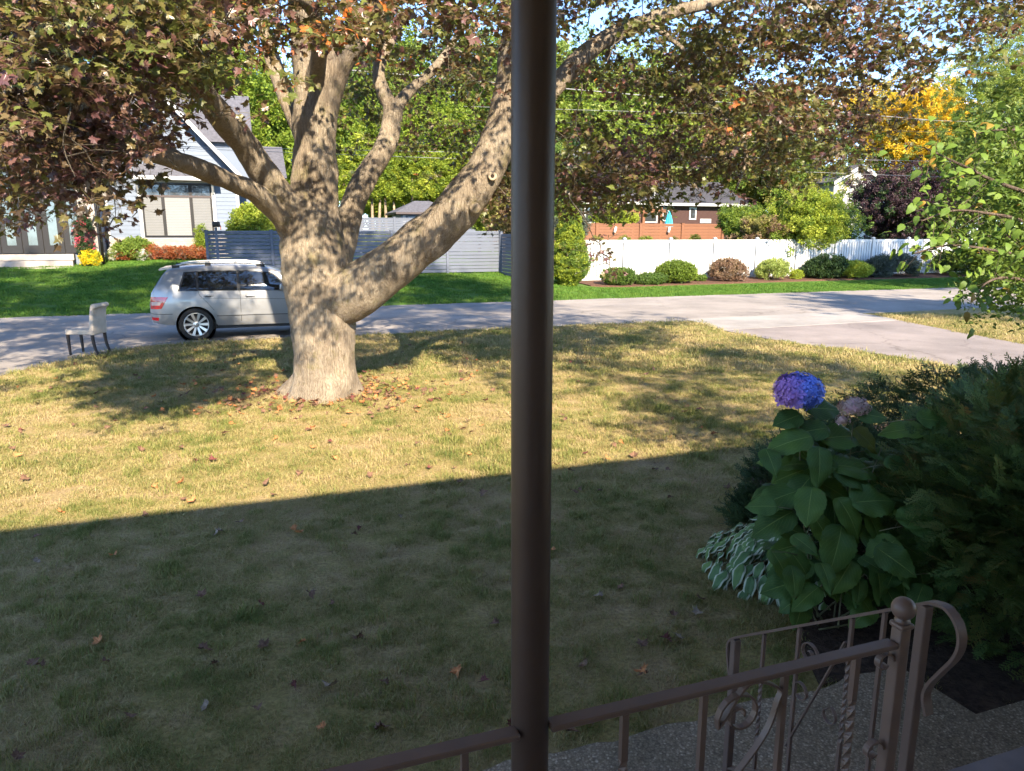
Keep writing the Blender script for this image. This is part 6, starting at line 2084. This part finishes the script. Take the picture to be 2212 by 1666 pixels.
L_ARB = mat_leaf('arborvitae_scale', [(0.0, (0.035, 0.065, 0.02)), (0.45, (0.08, 0.135, 0.032)), (0.70, (0.11, 0.155, 0.038)), (0.92, (0.14, 0.15, 0.04)), (1.0, (0.22, 0.12, 0.04))], .2, .55, .3, (1, 1, .5), 3.0)
L_JUN = mat_leaf('juniper_scale', [(0.0, (0.022, 0.04, 0.014)), (0.5, (0.045, 0.078, 0.024)), (1.0, (0.08, 0.11, 0.034))], .15, .6, .3, (1, 1, .5), 3.0)
L_ARB2 = mat_leaf('arborvitae_tips', [(0.0, (0.09, 0.13, 0.03)), (0.5, (0.13, 0.165, 0.04)), (0.8, (0.19, 0.17, 0.045)), (1.0, (0.26, 0.12, 0.04))], .2, .55, .3, (1, 1, .5), 4.0)
ARB = [spray('arborvitae_spray', L_ARB, k) for k in range(3)] + [spray('arborvitae_spray', L_ARB2, 5)]
JUN = [spray('juniper_spray', L_JUN, 10 + k, .12, 8, False) for k in range(3)]
def evergreen(name, label, c, rad, n, src, scl, seed, outward=.8, rise=.25, fill=.5, lump=.25, stems=8, bottom=-.9):
    r = random.Random(seed)
    th = thing(name, label, 'shrub', (c[0], c[1], 0.02))
    pts = shell_points(n, (0, 0, c[2]), rad, r, fill, lump, bottom, 14)
    P, Rr, S = [], [], []
    for p, d in pts:
        if p.z < .03: continue
        t = Vector((d.x * outward + r.gauss(0, .35), d.y * outward + r.gauss(0, .35), d.z * .4 + rise + r.gauss(0, .3))).normalized()
        nrm = Vector((r.gauss(0, .5), r.gauss(0, .5) - .2, 1))
        M = leaf_matrix(p, t, nrm, 1)
        P.append(p); Rr.append(tuple(M.to_3x3().to_euler())); S.append(scl * r.uniform(.7, 1.3))
    scatter('foliage', P, Rr, S, src, th)
    for k in range(stems):
        a = r.uniform(0, 6.28)
        e = Vector((math.cos(a) * rad[0] * .7, math.sin(a) * rad[1] * .7, c[2] + r.uniform(-.2, .6) * rad[2]))
        MB().tube([Vector(q) for q in smooth_path([(r.gauss(0, .05), r.gauss(0, .05), 0), tuple(e * .5 + Vector((r.gauss(0, .08), r.gauss(0, .08), -.05))), tuple(e)], 4)], [.014 - .0013 * i for i in range(9)], 6).build('stem', M_STEM, th)
    return th
evergreen('arborvitae', 'shaded arborvitae shrub with browning sprays at the right edge', (3.32, 3.95, .72), (.98, .9, .76), 5200, ARB, 1.35, 1, fill=.75, lump=.4)
evergreen('juniper', 'dark juniper spreading behind the hydrangea toward the driveway', (4.75, 5.9, .52), (1.5, 1.0, .58), 4200, JUN, 1.5, 2, 1.0, .35, .6, .35)
evergreen('juniper', 'low dark yew like shrub left of the hydrangea', (2.52, 5.45, .33), (.60, .5, .42), 1800, JUN, 1.2, 3, .9, .45, .7, .3)
evergreen('juniper', 'small dark evergreen tuft beside the hosta', (1.92, 5.35, .13), (.26, .22, .18), 380, JUN, 1.0, 4, .9, .4, .7, .3, 3)
# ---------------------------------------------------------------- tree leaning in from the right
M_LIN = mat_vein_leaf('linden_leaf', (0.12, 0.20, 0.034), (0.24, 0.30, 0.07), None, .38)
M_LINY = mat_vein_leaf('linden_leaf_turning', (0.30, 0.20, 0.04), (0.35, 0.28, 0.1), None, .38)
LIL = [broad_leaf('linden_leaf', M_LIN, .66, .25, .15 + .12 * k, .03, True, 30 + k, 4, 6, .02) for k in range(4)]
LIY = broad_leaf('linden_leaf', M_LINY, .6, .5, .4, .05, True, 39, 4, 6, .02)
lb = Vector((6.7, 6.9, 0))
lt_ = thing('young_tree', 'leafy young tree whose low branches reach in from the right', 'tree', lb)
M_LBARK = mat_bark('young_bark', (0.06, 0.045, 0.035), (0.15, 0.11, 0.085), (0.24, 0.19, 0.15))
MB().tube(smooth_path([(0, 0, -.1), (-.05, -.1, 1.4), (.05, -.2, 3.0), (0, -.1, 5.2)], 5), [.10 - .0045 * i for i in range(16)], 9).build('trunk', M_LBARK, lt_)
brs = [[(2290, 440, 5.6), (2211, 414, 5.2), (2140, 388, 5.0), (2092, 364, 4.9), (2040, 340, 4.8), (1995, 318, 4.75)],
       [(2320, 520, 5.6), (2211, 478, 5.2), (2140, 462, 5.0), (2060, 455, 4.9), (1990, 478, 4.8)],
       [(2320, 600, 5.6), (2230, 560, 5.3), (2140, 540, 5.0), (2050, 530, 4.9), (1975, 548, 4.8)],
       [(2320, 640, 5.4), (2230, 610, 5.1), (2170, 600, 4.9), (2130, 612, 4.8), (2110, 640, 4.75)],
       [(2330, 330, 5.9), (2240, 290, 5.6), (2170, 280, 5.4), (2100, 290, 5.3)],
       [(2330, 700, 5.6), (2260, 560, 5.4), (2200, 520, 5.3), (2150, 500, 5.2)]]
r = random.Random(8)
nleaf = 0
for bi, b in enumerate(brs):
    pts = [ay(*q) for q in b]
    pts = [lb + Vector((0, -.1, pts[0].z - .1))] + pts
    path = [Vector(q) for q in smooth_path([tuple(p) for p in pts], 6)]
    n = len(path)
    MB().tube([p - lb for p in path], [.016 * (1 - .85 * i / (n - 1)) + .0015 for i in range(n)], 6).build('branch', M_LBARK, lt_)
    cnt = {3: 36}.get(bi, 58)
    for k in range(cnt):
        i = int(n * (1 - .62 * r.random() ** 1.3)) - 1
        i = max(4, min(n - 2, i))
        side = r.choice((-1, 1))
        d = (path[i + 1] - path[i - 1]).normalized()
        off_ = Vector((r.gauss(0, .09), r.gauss(0, .10), r.gauss(-.03, .10)))
        p = path[i] + off_
        tip = d * .5 + Vector((r.gauss(0, .5), r.gauss(-.25, .5), r.gauss(-.35, .35)))
        me = LIY if r.random() < .06 else LIL[r.randrange(4)]
        o = link('leaf', me, lt_)
        o.matrix_world = leaf_matrix(p, tip, Vector((r.gauss(0, .5), -.5 + r.gauss(0, .3), .8)), r.uniform(.048, .078))
        o.matrix_parent_inverse = Matrix.Translation(lb).inverted()
        if k % 2 == 0:
            MB().tube([path[i] - lb, (path[i] + p) / 2 - lb + Vector((0, 0, .01)), p - lb], [.002, .0017, .0012], 4).build('twig', M_LBARK, lt_)
lcl = leaf_cluster('linden_cluster', green('leaf_linden', (0.05, 0.09, .014), (0.095, 0.15, .022), (.15, .21, .03), .35, 2), 14, .2, .075, 5)
P, Rr, S = [], [], []
for k in range(900):
    b = brs[r.randrange(len(brs))]
    q = b[r.randrange(0, 4)]
    p = ay(q[0] + r.gauss(14, 34), q[1] + r.gauss(0, 34), q[2] + r.uniform(0, 1.0))
    P.append(p - lb); Rr.append((r.gauss(0, .5), r.gauss(0, .5), r.uniform(0, 6.28))); S.append(r.uniform(.45, .8))
for k in range(420):
    d = Vector((r.gauss(0, 1), r.gauss(0, 1), r.gauss(0, 1))).normalized() * r.uniform(.5, 1)
    P.append(Vector((d.x * 1.4 + .5, d.y * 1.4, 4.2 + d.z * 1.8))); Rr.append((r.gauss(0, .5), r.gauss(0, .5), r.uniform(0, 6.28))); S.append(r.uniform(.8, 1.2))
scatter('crown', P, Rr, S, [lcl], lt_)

# ================================================================== FALLEN LEAVES
FL = []
cols = [('brown', (0.14, 0.075, 0.045)), ('orange', (0.42, 0.17, 0.06)), ('dark red', (0.12, 0.035, 0.028)), ('pale tan', (0.24, 0.175, 0.12))]
for ci, (cn, c) in enumerate(cols):
    m = mat_simple('fallen_leaf_' + cn.replace(' ', '_'), c, .75, .35, 30, .2, 90, .3)
    ms = []
    for k in range(3):
        vs, fs = leaf_geo(.095, .55 + .2 * k, -.18, -.2 + .25 * k, 400 + ci * 10 + k)
        rr = random.Random(k + ci * 7)
        vs = [(x * (1 - .35 * rr.random() * (k == 2)), y, z + .012 * rr.random()) for x, y, z in vs]
        me = bpy.data.meshes.new('fallen_leaf'); me.from_pydata(vs, [], fs); me.materials.append(m)
        ms.append(me)
    FL.append((cn, ms))
r = random.Random(31)
fixed = [(65, 1440), (215, 1385), (430, 1400), (470, 1430), (575, 1390), (560, 1300), (640, 1470), (770, 1380), (860, 1115), (1265, 1440), (1300, 1290), (1455, 1330), (1390, 1395), (1510, 1295), (1445, 1385), (720, 1480), (835, 1480), (1110, 1560), (1225, 1580), (1300, 1060), (1660, 1210), (30, 1640), (450, 1520), (1040, 1470), (1450, 1075), (630, 1140), (395, 1080), (455, 995), (520, 1130), (650, 1020), (310, 1110), (1040, 920), (980, 1010), (900, 960)]
k = 0
while k < 88:
    if k < len(fixed):
        px, py = fixed[k]
    else:
        px, py = r.uniform(0, 1640), 880 + 700 * r.random() ** 1.6
    k += 1
    p = gp(px, py, .03)
    if not on_lawn(p.x, p.y): continue
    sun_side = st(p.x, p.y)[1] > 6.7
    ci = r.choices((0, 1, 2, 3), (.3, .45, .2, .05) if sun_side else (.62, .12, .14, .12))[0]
    o = link('fallen_leaf', FL[ci][1][r.randrange(3)], None, (p.x, p.y, r.uniform(.022, .036)), (r.gauss(0, .4), r.gauss(0, .4), r.uniform(0, 6.28)), r.uniform(.55, .95))
    tag(o, 'curled %s fallen maple leaf lying on the %s grass' % (FL[ci][0], 'sunlit' if sun_side else 'shaded'), 'leaf', '%s fallen leaves on the %s lawn' % (FL[ci][0], 'sunlit' if sun_side else 'shaded'))
P, Rr, S, I = [], [], [], []
for k in range(620):
    a, d = r.uniform(0, 6.28), .35 + abs(r.gauss(0, .75))
    if k > 420: d = r.uniform(1, 6)
    x, y = base.x + math.cos(a) * d, base.y + math.sin(a) * d * .9
    P.append((x, y, r.uniform(.02, .045))); Rr.append((r.gauss(0, .35), r.gauss(0, .35), r.uniform(0, 6.28))); S.append(r.uniform(.7, 1.1)); I.append(r.choices((0, 1, 2), (.55, .3, .15))[0])
tag(scatter('leaf_litter', P, Rr, S, [source('litter', FL[c][1][0]) for c in (0, 1, 2)], None, I), 'brown and orange leaf litter round the foot of the maple', 'leaf litter')

# ================================================================== OVERHEAD WIRES
M_WIRE = mat_simple('wire_black', (0.03, 0.03, 0.032), .6, .1, 5, 0)
M_WIREW = mat_simple('wire_grey', (0.20, 0.20, 0.20), .5, .1, 5, 0)
def wire(label, a, b, T, rad, mat, ext0, ext1, sag=.0):
    s0, z0 = at(*a, T); s1, z1 = at(*b, T)
    k = (z1 - z0) / (s1 - s0)
    pts = []
    for i in range(25):
        s = ext0 + (ext1 - ext0) * i / 24
        q = (s - s0) / (s1 - s0) * 2 - 1
        pts.append(G(s, T, z0 + k * (s - s0) + sag * (q * q - 1)))
    tag(MB().tube(pts, rad, 6).build('overhead_wire', mat), label, 'wire', 'overhead wires along the street')
wire('thick pale cable crossing behind the right maple limb', (945, 168), (1397, 207), 27, .02, M_WIREW, 2, 30)
wire('thin pale wire crossing behind the forked limb', (740, 324), (1000, 329), 27, .009, M_WIREW, -8, 40)
wire('wire running toward the white gabled house', (1590, 366), (1960, 380), 27, .009, M_WIREW, -2, 45)
wire('dark service wire against the blue sky at right', (2052, 152), (2211, 118), 14, .010, M_WIRE, 10.5, 30)
wire('upper thin wire in front of the yellow tree', (1900, 257), (2100, 263), 28, .009, M_WIREW, 8, 45)
wire('lower thin wire in front of the yellow tree', (1900, 282), (2100, 287), 28, .009, M_WIRE, 8, 45)
